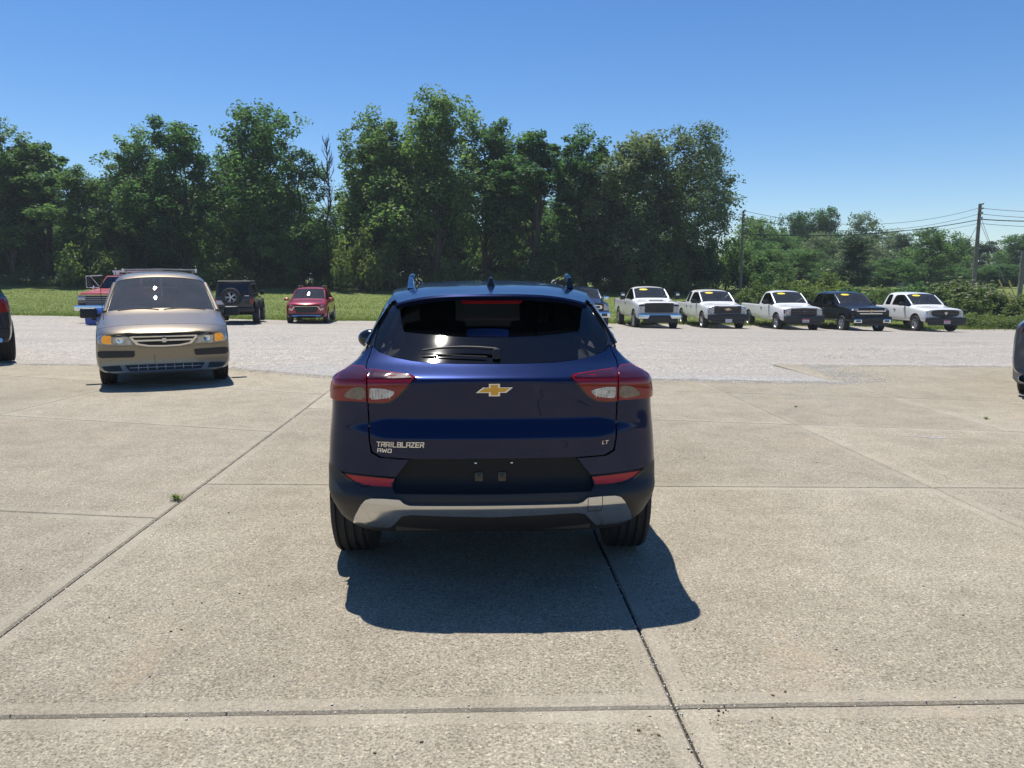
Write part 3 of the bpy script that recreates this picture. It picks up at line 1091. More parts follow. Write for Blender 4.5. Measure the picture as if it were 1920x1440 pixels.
def tree_meshes(seed, H, W, crown_from=0.22, n_clump=230, per=75, leaf='leaf', size=0.30, wind=0.0, shape='oval', limbs=13):
    """one tree: trunk with limbs reaching into an uneven crown"""
    rg = np.random.default_rng(seed)
    rnd = random.Random(seed)
    # crown lobes give the uneven outline
    lobes = []
    for k in range(11):
        a = rnd.uniform(0, 2 * PI)
        h = rnd.uniform(crown_from + .08, .96)
        if shape == 'oval': env = math.sin(PI * min(1, max(0, (h - crown_from) / (1.02 - crown_from)) ** .8)) ** .7
        elif shape == 'cone': env = 1.05 - (h - crown_from) / (1 - crown_from)
        elif shape == 'vase': env = .35 + .65 * ((h - crown_from) / (1 - crown_from)) ** .8 if h < .85 else .75
        else: env = 1
        rr = W * .5 * env * rnd.uniform(.35, .72)
        lobes.append((rr * math.cos(a) + wind * (h - .3) * 1.5, rr * math.sin(a), h * H, W * rnd.uniform(.17, .27) * (.55 + .5 * env)))
    lobes.append((wind * 1.2, 0, H * .92, W * .17))
    lobes.append((wind * .7, 0, H * .74, W * .25))
    cs, rads = [], []
    L = np.array(lobes)
    wts = L[:, 3] ** 2
    pick = rg.choice(len(L), n_clump, p=wts / wts.sum())
    per = int(per * .72)
    for k in pick:
        d = rg.normal(size=3)
        d /= np.linalg.norm(d)
        r = L[k, 3] * rg.uniform(.45, 1.12)
        p = L[k, :3] + d * r * np.array([1, 1, 1.25])
        if p[2] > crown_from * H * .8 and p[2] < H * 1.03:
            cs.append(p)
            rads.append(W * rg.uniform(.055, .105))
    cs, rads = np.array(cs), np.array(rads)
    V, Q, tone = leaf_cloud(cs, rads, per, size, seed + 1, droop=.25)
    if wind:
        V[:, 0] += wind * .12 * rg.normal(size=len(V)) * 0
    crown = np_mesh('crown', V, Q, [leaf], tone)
    tb = MB()
    r0 = 0.016 * H
    tp = [(rnd.uniform(-.1, .1) * k + wind * .3 * (k / 7) ** 2, rnd.uniform(-.1, .1) * k, H * .86 * k / 7) for k in range(8)]
    tb.tube(tp, [r0 * (1.35 if k == 0 else 1) * (1 - k / 8.5) for k in range(8)], 8)
    for k in range(limbs):
        q = cs[rnd.randrange(len(cs))]
        i = max(1, min(6, int((q[2] / H - .14) * 7)))
        s = Vector(tp[i])
        e = Vector(q)
        mid = s.lerp(e, .5) + Vector((rnd.uniform(-.3, .3), rnd.uniform(-.3, .3), rnd.uniform(-.1, .5)))
        rr = r0 * (1 - i / 8.5) * .5
        tb.tube([s, mid, e], [rr, rr * .6, rr * .2], 6)
    o = tb.build('trunk', 'bark')
    tm = o.data
    bpy.data.objects.remove(o)
    return tm, crown


def shrub_meshes(seed, W, H, leaf, n_clump=60, per=60, size=0.22, flower=False, D=None):
    rg = np.random.default_rng(seed)
    D = D or W * .7
    a = rg.uniform(0, 2 * PI, n_clump)
    r = rg.uniform(0, 1, n_clump) ** .6
    hmax = H * (1 - .55 * r ** 2) * rg.uniform(.75, 1.05, n_clump)
    z = hmax * rg.uniform(.12, 1, n_clump) ** .7
    cs = np.stack([r * np.cos(a) * W / 2, r * np.sin(a) * D / 2, z], 1)
    V, Q, tone = leaf_cloud(cs, rg.uniform(.28, .55, n_clump) * min(1.2, H / 2.2 + .35), per, size, seed + 1)
    mats, mi = [leaf], None
    if flower:
        top = cs[np.argsort(-(cs[:, 2] - .3 * cs[:, 1]))[:n_clump // 2]]
        fc = np.repeat(top, 3, 0) + rg.normal(0, .28, (len(top) * 3, 3)) + np.array([0, -.1, .28])
        V2, Q2, t2 = leaf_cloud(fc, np.full(len(fc), .13), 14, .13, seed + 2, flat=.35)
        mi = np.concatenate([np.zeros(len(Q)), np.ones(len(Q2))])
        Q = np.concatenate([Q, Q2 + len(V)])
        V = np.concatenate([V, V2])
        tone = np.concatenate([tone, t2])
        mats = [leaf, 'flower']
    crown = np_mesh('foliage', V, Q, mats, tone, mi)
    sb = MB()
    rnd = random.Random(seed)
    for k in range(7):
        q = cs[rnd.randrange(n_clump)]
        sb.tube([(q[0] * .15, q[1] * .15, -.1), (q[0] * .6, q[1] * .6, q[2] * .6), tuple(q)], [.035, .025, .01], 5)
    o = sb.build('stem', 'bark')
    sm = o.data
    bpy.data.objects.remove(o)
    return sm, crown


TV = {
    'maple': tree_meshes(101, 17, 9.5, .14, 330, 90),
    'tall': tree_meshes(102, 17, 8.0, .18, 310, 90, limbs=16),
    'airy': tree_meshes(103, 17, 7.6, .16, 240, 80, limbs=18),
    'poplar': tree_meshes(104, 17, 6.4, .14, 270, 85),
    'willow': tree_meshes(105, 17, 11.0, .18, 330, 90, leaf='leaf_pale', wind=2.4, limbs=20),
    'silver': tree_meshes(106, 17, 8.2, .18, 290, 90, leaf='leaf_pale', wind=1.4),
    'dense': tree_meshes(107, 17, 10, .05, 360, 90),
    'round': tree_meshes(109, 10, 8.0, .04, 300, 80, size=.26),
    'roundb': tree_meshes(110, 10, 8.5, .04, 320, 80, leaf='leaf_pale', size=.26),
    'lowpine': tree_meshes(111, 10, 6.5, .03, 300, 75, leaf='leaf_needle', shape='cone', size=.22),
    'pine': tree_meshes(108, 17, 8.0, .10, 260, 80, leaf='leaf_needle', shape='cone', size=.24),
}


def tree(kind, x, y, H, W, label, rz=None, group='trees in the woods behind the lawn', cat='tree', base=None, name='tree'):
    tm, cm = TV[kind]
    W *= .84 if kind in ('round', 'roundb', 'lowpine') else 1.16
    z = G_h(x, y) if base is None else base
    t = thing(name, label, cat, (x, y, z - 0.1), 0.0, group)
    rr = random.Random(int(x * 100) + int(y * 7))
    t.rotation_euler = (0, 0, (rr.uniform(0, 6.28) if kind not in ('willow', 'silver') else rr.uniform(-.35, .35)) if rz is None else rz)
    c = [cm.vertices]
    Wn = {'maple': 9.5, 'tall': 8, 'airy': 7.6, 'poplar': 6.4, 'willow': 11, 'silver': 8.2, 'dense': 10, 'pine': 8, 'round': 8, 'roundb': 8.5, 'lowpine': 6.5}[kind]
    t.scale = (W / Wn, W / Wn, H / (10 if kind in ('round', 'roundb', 'lowpine') else 17))
    link('trunk', tm, t)
    link('crown', cm, t)
    return t


PITCH = R_(7.75)


def at_px(px, D, py=524):
    u = -(py - 720) / 1440
    return (px - 960) / 1440 * D / (math.cos(PITCH) + u * math.sin(PITCH))


def z_at(py, D):
    u = -(py - 720) / 1440
    return CAM_H + D * (-math.sin(PITCH) + u * math.cos(PITCH)) / (math.cos(PITCH) + u * math.sin(PITCH))


def topH(px, py, D):
    x = at_px(px, D)
    return z_at(py, D) - G_h(x, D)


# the row of trees seen along the far side of the lawn: (photo x, photo y of the top, width m, distance, kind, words)
ROW = [
    (-40, 270, 8, 62, 'maple', 'broad green tree at the very left end of the woods'),
    (12, 236, 6.5, 61, 'tall', 'tall green tree above the dark blue car at the left edge'),
    (78, 262, 6.5, 63, 'poplar', 'narrow dark tree second from the left end of the woods'),
    (128, 318, 5.5, 60, 'airy', 'shorter leafy tree on the slope where the left treetops step down'),
    (178, 336, 5, 63, 'airy', 'low pale treetop in the dip of the skyline behind the red truck'),
    (262, 250, 6.5, 62, 'tall', 'airy tall tree behind the gold minivan, left of the spiky tree'),
    (338, 234, 7.0, 61, 'airy', 'spiky topped loose tree right behind the gold minivan'),
    (468, 184, 8.6, 61, 'maple', 'big round headed tree above the black off road car'),
    (560, 290, 6.5, 60, 'dense', 'dark ivy covered tree just left of the bare tree'),
    (700, 216, 7.0, 62, 'tall', 'tall leafy tree just right of the bare tree, left of the tallest tree'),
    (818, 157, 8.8, 60, 'maple', 'tallest tree of the woods, above the left of the blue car roof'),
    (912, 238, 6.5, 61, 'airy', 'yellowish green tree right of the tallest tree above the blue car'),
    (1003, 240, 6.6, 60, 'poplar', 'pointed green tree with bare double trunk above the blue car roof'),
    (1096, 248, 7.2, 62, 'tall', 'flat topped green tree above the right end of the blue car roof'),
    (1166, 260, 7.2, 61, 'silver', 'grey green tree leaning in the wind behind the white truck with a hood scoop'),
    (1232, 256, 8.2, 60, 'willow', 'pale wind blown tree at the right end of the tall woods'),
    (1282, 300, 5.6, 63, 'willow', 'lower pale tree bending right over the gap beside the far pole'),
]
for (px_, py_, W_, D_, k_, lab) in ROW:
    tree(k_, at_px(px_, D_, (py_ + 400) / 2), D_, topH(px_, py_, D_) * 1.015, W_, lab)
# the second rank that fills the woods, alike and hardly told apart
rt = random.Random(8)
BACK = []
for i in range(23):
    px_ = -120 + i * 62 + rt.uniform(-18, 18)
    sk = np.interp(px_, [-40, 12, 78, 128, 180, 262, 338, 468, 560, 615, 700, 818, 912, 1003, 1096, 1186, 1300, 1390], [270, 236, 262, 318, 340, 250, 240, 184, 290, 350, 216, 157, 238, 240, 248, 260, 260, 400])
    D_ = rt.uniform(67, 74)
    BACK.append((px_, sk + rt.uniform(60, 130), D_))
for (px_, py_, D_) in BACK:
    tree(rt.choice(['dense', 'maple', 'dense', 'tall']), at_px(px_, D_), D_, topH(px_, py_, D_), rt.uniform(7, 9), 'deep green tree in the shaded second row of the woods', group='second row of trees in the woods')
# far trees right of the woods, beyond the road
FARR = [
    (1405, 412, 8, 84, 'round', 'green tree just right of the thin far pole'),
    (1450, 432, 9, 92, 'round', 'rounded bushy tree between the far pole and the dark topped tree'),
    (1496, 404, 9, 105, 'round', 'green treetop left of the dark round treetop on the right skyline'),
    (1546, 396, 7.5, 104, 'round', 'dark round treetop, highest of the far trees on the right'),
    (1604, 406, 11, 112, 'roundb', 'pale grey green tree right of the dark round treetop'),
    (1660, 436, 11, 118, 'roundb', 'thin pale tree beneath the power lines'),
    (1598, 440, 8, 66, 'lowpine', 'dark pointed evergreen behind the black pickup'),
    (1690, 438, 8, 100, 'lowpine', 'narrow evergreen left of the tall leafy tree beside the near pole'),
    (1742, 432, 8.5, 80, 'round', 'tall leafy tree left of the near utility pole'),
    (1796, 446, 9, 110, 'lowpine', 'hazy evergreen right behind the near utility pole'),
    (1850, 452, 9, 105, 'lowpine', 'evergreen just right of the near utility pole'),
    (1905, 444, 9, 98, 'round', 'leafy tree at the right edge behind the brown post'),
    (1960, 440, 9, 96, 'round', 'tree cut off by the right edge of the view'),
    (1500, 470, 10, 76, 'round', 'bushy mid green tree behind the white truck with the registration tag'),
    (1440, 470, 8, 70, 'round', 'bushy tree at the foot of the thin far pole'),
    (1560, 488, 7, 72, 'round', 'low round tree left of the dark pointed evergreen'),
    (1668, 486, 8, 74, 'round', 'low round tree right of the dark pointed evergreen'),
    (1780, 500, 8, 84, 'round', 'low dark tree at the foot of the near utility pole'),
    (1425, 455, 8, 80, 'round', 'leafy tree filling the gap just right of the thin far pole'),
    (1475, 450, 9, 100, 'round', 'far leafy tree behind the bushy mid green tree'),
    (1525, 440, 9, 96, 'roundb', 'pale leafy tree below the dark round treetop'),
    (1575, 450, 9, 98, 'round', 'leafy tree left of the dark pointed evergreen top'),
    (1630, 450, 9, 104, 'roundb', 'pale leafy tree right of the dark pointed evergreen top'),
    (1715, 456, 9, 106, 'lowpine', 'far evergreen between the narrow evergreen and the tall leafy tree'),
    (1770, 462, 9, 100, 'round', 'far leafy tree just left of the near utility pole'),
    (1825, 462, 9, 112, 'lowpine', 'far evergreen seen either side of the near utility pole'),
    (1885, 462, 9, 108, 'lowpine', 'far evergreen left of the tree behind the brown post'),
    (1870, 496, 9, 82, 'round', 'low dark tree between the near pole and the brown post'),
]
for (px_, py_, W_, D_, k_, lab) in FARR:
    tree(k_, at_px(px_, D_), D_, topH(px_, py_, D_), W_, lab, group='trees beyond the trucks on the right')

# the bare dead tree
x_, D_ = at_px(617, 60), 60
dead = thing('bare_tree', 'leafless dead tree with fine grey twigs standing up in the gap of the woods', 'tree', (x_, D_, G_h(x_, D_) - .1))
db = MB()
rd = random.Random(3)
Hd = topH(617, 258, 60)
stem_ = [(rd.uniform(-.12, .12) * k * .5, rd.uniform(-.1, .1), Hd * k / 9) for k in range(10)]
db.tube(stem_, [.10 * (1 - k / 10.5) + .010 for k in range(10)], 6)
db.build('trunk', 'bark', dead)
bb = MB()
for k in range(44):
    h = rd.uniform(.38, .97)
    s = Vector(stem_[int(h * 9)]).lerp(Vector(stem_[min(9, int(h * 9) + 1)]), h * 9 % 1)
    a = rd.uniform(0, 6.28)
    L_ = rd.uniform(.6, 2.1) * (1.25 - h)
    e = s + Vector((math.cos(a) * L_ * .6, math.sin(a) * L_ * .6, L_ * 1.25 + .25))
    mid = s.lerp(e, .5) + Vector((math.cos(a) * L_ * .12, math.sin(a) * L_ * .12, -.05))
    bb.tube([s, mid, e], [.035, .024, .010], 4)
    for q in range(2):
        b_ = a + rd.uniform(-1, 1)
        bb.tube([mid, mid + Vector((math.cos(b_) * .4, math.sin(b_) * .4, .7)) * L_ * .6], [.018, .008], 4)
bb.build('branches', 'bark', dead)

# shrubs and undergrowth, each a plant of its own
SV = {
    'under': shrub_meshes(201, 5, 3.0, 'leaf', 70, 70),
    'tallunder': shrub_meshes(202, 4.5, 5.0, 'leaf', 90, 70),
    'bright': shrub_meshes(203, 4.5, 2.4, 'leaf_yellow', 70, 70),
    'weed': shrub_meshes(204, 3.2, 1.3, 'leaf_yellow', 60, 45, size=.14),
    'flower': shrub_meshes(205, 5.5, 2.8, 'leaf_yellow', 95, 75, flower=True),
}
SW = {'under': (5, 3), 'tallunder': (4.5, 5), 'bright': (4.5, 2.4), 'weed': (3.2, 1.3), 'flower': (5.5, 2.8)}


def shrub(kind, x, y, W, H, label, group, name='shrub', rz=None):
    sm, cm = SV[kind]
    t = thing(name, label, 'shrub', (x, y, G_h(x, y) - .08), 0, group)
    t.rotation_euler.z = random.Random(int(x * 31 + y * 17)).uniform(0, 6.28) if rz is None else rz
    w, h = SW[kind]
    t.scale = (W / w, W / w, H / h)
    link('stem', sm, t)
    link('foliage', cm, t)
    return t


ru = random.Random(12)
for i in range(34):
    px_ = -90 + i * 45 + ru.uniform(-12, 12)
    D_ = ru.uniform(62.5, 65.5)
    shrub(ru.choice(['under', 'tallunder', 'tallunder']), at_px(px_, D_), D_, ru.uniform(4.2, 5.6), ru.uniform(3.2, 6.2), 'dark leafy undergrowth bush among the shaded trunks of the woods', 'undergrowth in the woods')
for (px_, py_, D_, W_, k_, lab) in [
    (185, 440, 58, 5.5, 'bright', 'pale green bush at the edge of the woods above the red truck'),
    (690, 430, 57.5, 5.0, 'bright', 'sunlit round bush at the edge of the woods left of the blue car'),
    (420, 470, 58.5, 5.0, 'bright', 'yellow green bush under the big round headed tree'),
    (850, 486, 58.5, 3.5, 'bright', 'small pale bush in the gap beneath the tallest tree'),
    (1235, 470, 58, 5.0, 'bright', 'light green bush at the edge of the woods behind the white trucks'),
    (1010, 480, 58.5, 4.5, 'under', 'dark bush beneath the double trunked tree'),
]:
    shrub(k_, at_px(px_, D_), D_, W_, topH(px_, py_, D_), lab, 'bushes along the edge of the woods')
for i in range(22):
    px_ = -20 + i * 64 + ru.uniform(-20, 20)
    D_ = ru.uniform(58.5, 60.5)
    shrub('weed', at_px(px_, D_), D_, ru.uniform(2.6, 4.0), ru.uniform(.8, 1.5), 'low clump of weeds where the lawn meets the woods', 'weeds along the foot of the woods', name='weed_clump')
HEDGE = [
    (1418, 528, 49, 3.6, 'bright', 'yellow green bush at the left end of the thicket'),
    (1462, 520, 49, 4.0, 'bright', 'yellow green bush behind the third white truck, left of the grey roof'),
    (1508, 530, 47, 4.0, 'weed', 'low bright weeds behind the cab of the truck with the registration tag'),
    (1556, 512, 50, 4.4, 'bright', 'tall bright bush behind the bed of the black pickup'),
    (1608, 530, 47, 4.0, 'under', 'green bush behind the cab of the black pickup'),
    (1648, 540, 46, 3.6, 'weed', 'tawny low weeds between the black pickup and the last white truck'),
    (1692, 528, 48, 4.4, 'under', 'green bush behind the cab of the last white truck'),
    (1742, 524, 46, 4.8, 'under', 'deep green bush right behind the last white truck'),
    (1790, 528, 45, 5.0, 'flower', 'cream flowered bush just right of the last white truck'),
    (1838, 534, 44.5, 5.0, 'flower', 'cream flowered bush under the near utility pole'),
    (1884, 548, 44, 4.2, 'flower', 'cream flowered bush beside the yellow guy guards'),
    (1935, 556, 43, 4.0, 'bright', 'bush at the right edge above the grey car'),
    (1820, 585, 42.2, 3.0, 'weed', 'weeds at the foot of the flowered bushes'),
    (1868, 588, 42.0, 3.0, 'weed', 'low weeds at the gravel edge left of the grey car'),
    (1908, 590, 41.6, 3.0, 'weed', 'low weeds behind the grey car'),
]
for (px_, py_, D_, W_, k_, lab) in HEDGE:
    shrub(k_, at_px(px_, D_), D_, W_, topH(px_, py_, D_), lab, 'thicket behind the trucks')

# weed tufts growing from the pad's joints
for (px_, py_, s_, lab) in [((330), 937, .075, 'green weed tuft growing from the long joint left of the blue car'), (1492, 763, .035, 'tiny weed in the far right joint of the concrete, nearer the gravel'), (1850, 786, .05, 'small weed in the far right joint of the concrete, nearer the grey car')]:
    D_ = 1440 * CAM_H / (py_ - 524)
    x_ = at_px(px_, D_) * (1.0)
    ang = math.atan((720 - 524) / 1440)
    # exact ground point of that sight line
    u_ = -(py_ - 720) / 1440
    dy_, dz_ = math.cos(ang) + u_ * math.sin(ang), -math.sin(ang) + u_ * math.cos(ang)
    t_ = -CAM_H / dz_
    x_, y_ = (px_ - 960) / 1440 * t_, dy_ * t_
    rgw = np.random.default_rng(int(px_))
    k = 60
    a = rgw.uniform(0, 2 * PI, k)
    base = np.stack([x_ + rgw.normal(0, s_ * .16, k), y_ + rgw.normal(0, s_ * .12, k), np.full(k, -.004)], 1)
    tip = base + np.stack([np.cos(a) * s_ * rgw.uniform(.3, 1, k), np.sin(a) * s_ * rgw.uniform(.3, 1, k), s_ * rgw.uniform(.25, .7, k)], 1)
    sd = np.stack([-np.sin(a), np.cos(a), np.zeros(k)], 1) * s_ * .05
    mid = (base + tip) / 2 + np.array([0, 0, s_ * .14])
    Vv = np.stack([base, mid + sd, tip, mid - sd], 1).reshape(-1, 3)
    me = np_mesh('weed_tuft', Vv, np.arange(k * 4).reshape(-1, 4), ['blade'], rgw.uniform(0.2, 1, k))
    tag(link('weed_tuft', me), lab, 'weed')


# ---- utility poles, wires, far houses
def wpt(px_, py_, D_): return Vector((at_px(px_, D_, py_), D_, z_at(py_, D_)))


def utility_pole(px0, py0, pxb, D_, r, label, cross=True):
    top = wpt(px0, py0, D_)
    xb = top.x
    zb = G_h(xb, D_) - .3
    t = thing('utility_pole', label, 'pole', (xb, D_, zb))
    pb = MB().tube([(0, 0, 0), ((top.x - xb) * .5, 0, (top.z - zb) * .5), (top.x - xb, 0, top.z - zb)], [r * 1.15, r, r * .8], 14)
    pb.build('post', 'pole_wood', t)
    if cross:
        for f in (.985, .935, .885, .83):
            hb = MB()
            hb.tube([(lerp(0, top.x - xb, f) - .02, -r, (top.z - zb) * f), (lerp(0, top.x - xb, f), -r - .22, (top.z - zb) * f + .05)], .05, 8)
            hb.ball((lerp(0, top.x - xb, f), -r - .24, (top.z - zb) * f + .08), .09, 8, 6)
            hb.build('insulator', 'insulator', t)
    return t, top


utility_pole(1838, 382, 1828, 70, .17, 'tall weathered utility pole carrying the wires at the right')
utility_pole(1394, 395, 1391, 58.5, .095, 'thin far utility pole at the right end of the tall woods')
p3 = utility_pole(1919, 470, 1917, 52, .14, 'brown wooden post at the right edge behind the bushes', False)


def wire(p, q, sag, r, label):
    pts = []
    for k in range(25):
        t = k / 24
        v = p.lerp(q, t)
        v.z -= sag * 4 * t * (1 - t)
        pts.append(v)
    return tag(MB().tube(pts, r, 5).build('power_line', 'wire'), label, 'power line', 'overhead lines at the right')


D2, D1 = 69.7, 58.3
wire(wpt(1836, 390, D2), wpt(1395, 398, D1) + Vector((0, 0, .1)), 1.2, .016, 'topmost wire running left from the near utility pole')
wire(wpt(1836, 401, D2), wpt(1395, 408, D1), 1.2, .016, 'second wire from the top running left from the near pole')
wire(wpt(1835, 412, D2), wpt(1394, 438, D1), 0.6, .035, 'thick cable running left from the near utility pole')
wire(wpt(1834, 419, D2), wpt(1393, 446, D1), 0.7, .014, 'thin wire under the thick cable left of the near pole')
wire(wpt(1839, 390, D2), wpt(2150, 386, 60), .4, .022, 'topmost wire running right from the near utility pole')
wire(wpt(1839, 401, D2), wpt(2150, 398, 60), .4, .022, 'second wire from the top running right from the near pole')
wire(wpt(1838, 411, D2), wpt(2150, 404, 60), .3, .045, 'thick cable running right from the near utility pole')
wire(wpt(1838, 419, D2), wpt(2150, 419, 60), .3, .02, 'thin wire under the thick cable right of the near pole')
wire(wpt(1838, 418, D2), wpt(1862, 475, 62), 0, .018, 'steep guy wire right of the near utility pole, the inner one')
wire(wpt(1838, 405, D2), wpt(1884, 530, 50), 0, .018, 'steep guy wire right of the near utility pole, the outer one')
wire(wpt(1834, 420, D2), wpt(1806, 470, 76), 0, .018, 'short guy wire left of the near utility pole')
for (a, b, lab) in [((1892, 526), (1911, 582), 'yellow plastic guy guard leaning, the right one of two'), ((1872, 524), (1901, 580), 'thin yellow guy guard leaning, the left one of two')]:
    tag(MB().tube([wpt(*a, 43), wpt(*b, 42.6)], .035, 8).build('guy_guard', 'guard_yellow'), lab, 'guy guard', 'yellow guy wire guards')
for (px_, py_, w_, h_, D_, lab) in [(1498, 517, 4.5, 1.0, 90, 'low grey house roof showing over the bushes behind the third white truck'), (1664, 515, 4.2, 2.0, 92, 'low tan house showing between the bushes behind the last white truck')]:
    p = wpt(px_, py_, D_)
    zb = G_h(p.x, D_)
    t = thing('house', lab, 'house', (p.x, D_, zb))
    hh = p.z - zb
    box_part('wall', (0, 1.5, hh * .35), (w_, 5, hh * .7), 'house_wall', t)
    rb = MB().prism([(-w_ / 2 - .3, hh * .7), (w_ / 2 + .3, hh * .7), (w_ / 2 - .2, hh), (-w_ / 2 + .2, hh)], lambda a, b, d: (a, d, b), -1.3, 4.3)
    rb.build('roof', 'house_roof', t)
    fw = box_part('window', (w_ * .2, -1.03, hh * .42), (.9, .08, .5), 'white_metal', t)
    box_part('pane', (w_ * .2, -1.075, hh * .42), (.76, .03, .38), 'gloss_black', fw)


# the thin summer haze
hz = MB().box((0, 0, 8.75), (5600, 5600, 22.5)).build('haze', 'dark')
hm = bpy.data.materials.new('thin_haze')
hm.use_nodes = True
hn = hm.node_tree
hn.nodes.clear()
ho = hn.nodes.new('ShaderNodeOutputMaterial')
pv = hn.nodes.new('ShaderNodeVolumePrincipled')
pv.inputs['Color'].default_value = (0.78, 0.86, 0.95, 1)
pv.inputs['Density'].default_value = 0.00055
hn.links.new(pv.outputs[0], ho.inputs['Volume'])
hz.data.materials.clear()
hz.data.materials.append(hm)
hz['kind'] = 'stuff'

# ================================================================== THE BLUE CAR (seen from behind)
def interp(x, t):
    if x <= t[0][0]: return t[0][1]
    for (a, b), (c, d) in zip(t, t[1:]):
        if x <= c: return b + (d - b) * (x - a) / (c - a)
    return t[-1][1]


def make_table(t, n=600, blur=0.012):
    """sampled, softly rounded lookup of a polyline"""
    lo, hi = t[0][0], t[-1][0]
    xs_ = np.linspace(lo, hi, n)
    ys_ = np.interp(xs_, *zip(*t))
    k = max(1, int(blur / (hi - lo) * n))
    ker = np.hanning(2 * k + 3)
    ker /= ker.sum()
    pad_ = np.pad(ys_, k + 1, mode='edge')
    ys_ = np.convolve(pad_, ker, 'valid')
    return lambda x: float(np.interp(x, xs_, ys_))


yc = make_table([(.26, .22), (.33, .13), (.40, .055), (.46, .022), (.50, .0), (.545, .0), (.565, .02), (.595, .046), (.64, .049), (.72, .052), (.76, .050), (.815, .036), (.907, .080), (1.0, .070), (1.095, .055),
                 (1.108, .068), (1.160, .175), (1.25, .300), (1.40, .518), (1.50, .668), (1.62, .86)], blur=.014)
yc_plain = make_table([(.26, .22), (.33, .13), (.40, .055), (.46, .022), (.50, .0), (.545, .0), (.565, .02), (.595, .046), (.64, .049), (.72, .052), (.90, .058), (1.0, .060), (1.095, .055), (1.108, .068), (1.160, .175), (1.25, .300), (1.40, .518), (1.50, .668), (1.62, .86)], blur=.02)
hw_rear = make_table([(.26, .68), (.31, .70), (.365, .765), (.48, .808), (.54, .825), (.62, .832), (.8, .820), (.95, .803), (1.04, .799), (1.105, .781), (1.13, .735), (1.185, .663), (1.24, .648), (1.37, .587), (1.49, .505), (1.56, .44)], blur=.05)
hw_mid = make_table([(.26, .78), (.35, .86), (.5, .89), (.62, .895), (.8, .885), (.95, .868), (1.0, .85), (1.05, .80), (1.2, .735), (1.37, .655), (1.46, .60), (1.56, .50)], blur=.05)
hw_front = make_table([(.26, .74), (.35, .84), (.5, .88), (.7, .88), (.85, .85), (.95, .78), (1.0, .72), (1.56, .5)], blur=.05)
bow_t = make_table([(.26, .06), (.9, .06), (1.1, .07), (1.2, .13), (1.5, .11)], blur=.08)
cor_t = make_table([(.26, .30), (.9, .28), (1.1, .22), (1.2, .10), (1.5, .10)], blur=.08)
pw_t = make_table([(.26, 5), (1.1, 5), (1.2, 8), (1.6, 8)], blur=.05)


def hw_side(y, z):
    t = smooth(.35, 1.15, y)
    f = smooth(2.9, 4.1, y)
    h = lerp(hw_rear(z), hw_mid(z), t)
    h = lerp(h, hw_front(z), f)
    # wheel-arch swell
    for ya in (.87, 3.51):
        d = math.hypot(y - ya, z - .36)
        h += .016 * math.exp(-((d - .45) / .16) ** 2) * (1 if z < .95 else max(0, 1 - (z - .95) * 8))
    if y > 4.05: h -= 1.6 * (y - 4.05) ** 2
    return h


E_ = 2.2


def rear_y(u, z):
    p = pw_t(z)
    k = smooth(.74, .93, u + .12 * abs(z - .865) / .05)
    return lerp(yc(z), yc_plain(z), k) + bow_t(z) * u * u + cor_t(z) * (1 - (1 - min(u, 1) ** p) ** (1 / p))


def body_pt(a, z):
    s = 1 if a >= 0 else -1
    a = abs(a)
    if a <= 1:
        u = 1 - (1 - a) ** E_
        return Vector((s * hw_rear(z) * u, rear_y(u, z), z))
    y = rear_y(1, z) + (a - 1)
    return Vector((s * hw_side(y, z), y, z))


def body_S(a, z, off):
    p = body_pt(a, z)
    if off == 0: return p
    e = 4e-3
    du = body_pt(a + e, z) - body_pt(a - e, z)
    dv = body_pt(a, z + e) - body_pt(a, z - e)
    n = du.cross(dv)
    if n.length < 1e-12: return p
    return p + n.normalized() * off


def A(x, z):
    """car x -> surface parameter on the rear"""
    u = min(1, abs(x) / hw_rear(z))
    a = 1 - (1 - u) ** (1 / E_)
    return a if x >= 0 else -a


def As(y, z, s=1): return s * (1 + y - rear_y(1, z))


def conv(pts): return [(A(x, z), z) for x, z in pts]


def dens_xz(pts, r=.02): return densify_open(pts, r)      # open run of points


def mirror(pts): return [(-a, z) for a, z in pts][::-1]


CAR_O = Vector((-0.085, 3.55, 0))
car = thing('blue_suv', 'dark metallic blue compact SUV seen from behind in the middle of the concrete pad', 'car', CAR_O, YAW)

# painted quarters and sides (one sheet a side), wheel openings left open
WR, WF = (.87, .345), (3.51, .345)


def arc(cy, cz, r, a0, a1, n=14):
    return [(cy + r * math.cos(R_(lerp(a0, a1, k / n))), cz + r * math.sin(R_(lerp(a0, a1, k / n)))) for k in range(n + 1)]


def side_conv(pts, s=1): return [(As(y, z, s), z) for y, z in pts]


seam = [(.415, .7115), (.548, .7185), (.592, .742), (.6005, .80), (.603, .90), (.604, .99), (.608, 1.11), (.624, 1.135), (.628, 1.17), (.615, 1.225)]
for s in (1, -1):
    low = conv(dens_xz([(.405, .714), (.472, .628), (.60, .634), (.735, .642), (.80, .662), (.84, .668), (.85, .668)]))
    side_low = side_conv([(.46, .664), (.51, .650)] + arc(WR[0], WR[1], .455, 136, 20) + arc(WF[0], WF[1], .455, 160, 52)[0:] + [(4.12, .62), (4.2, .66), (4.22, .72), (4.16, .86)])
    side_top = side_conv([(4.0, .92), (3.6, .975), (3.1, 1.02), (2.4, 1.035), (1.6, 1.045), (1.0, 1.07), (.72, 1.12), (.66, 1.165)])
    rear_top = conv([(.655, 1.20), (.635, 1.225), (.615, 1.225)])
    edge = conv(dens_xz(seam)[::-1])
    poly = low + side_low + side_top + rear_top + edge[1:-1]
    if s < 0: poly = mirror(poly)
    panel('quarter_panel', poly, body_S, 'blue_paint', car, res=.03, depth=.03, res_b=.014)

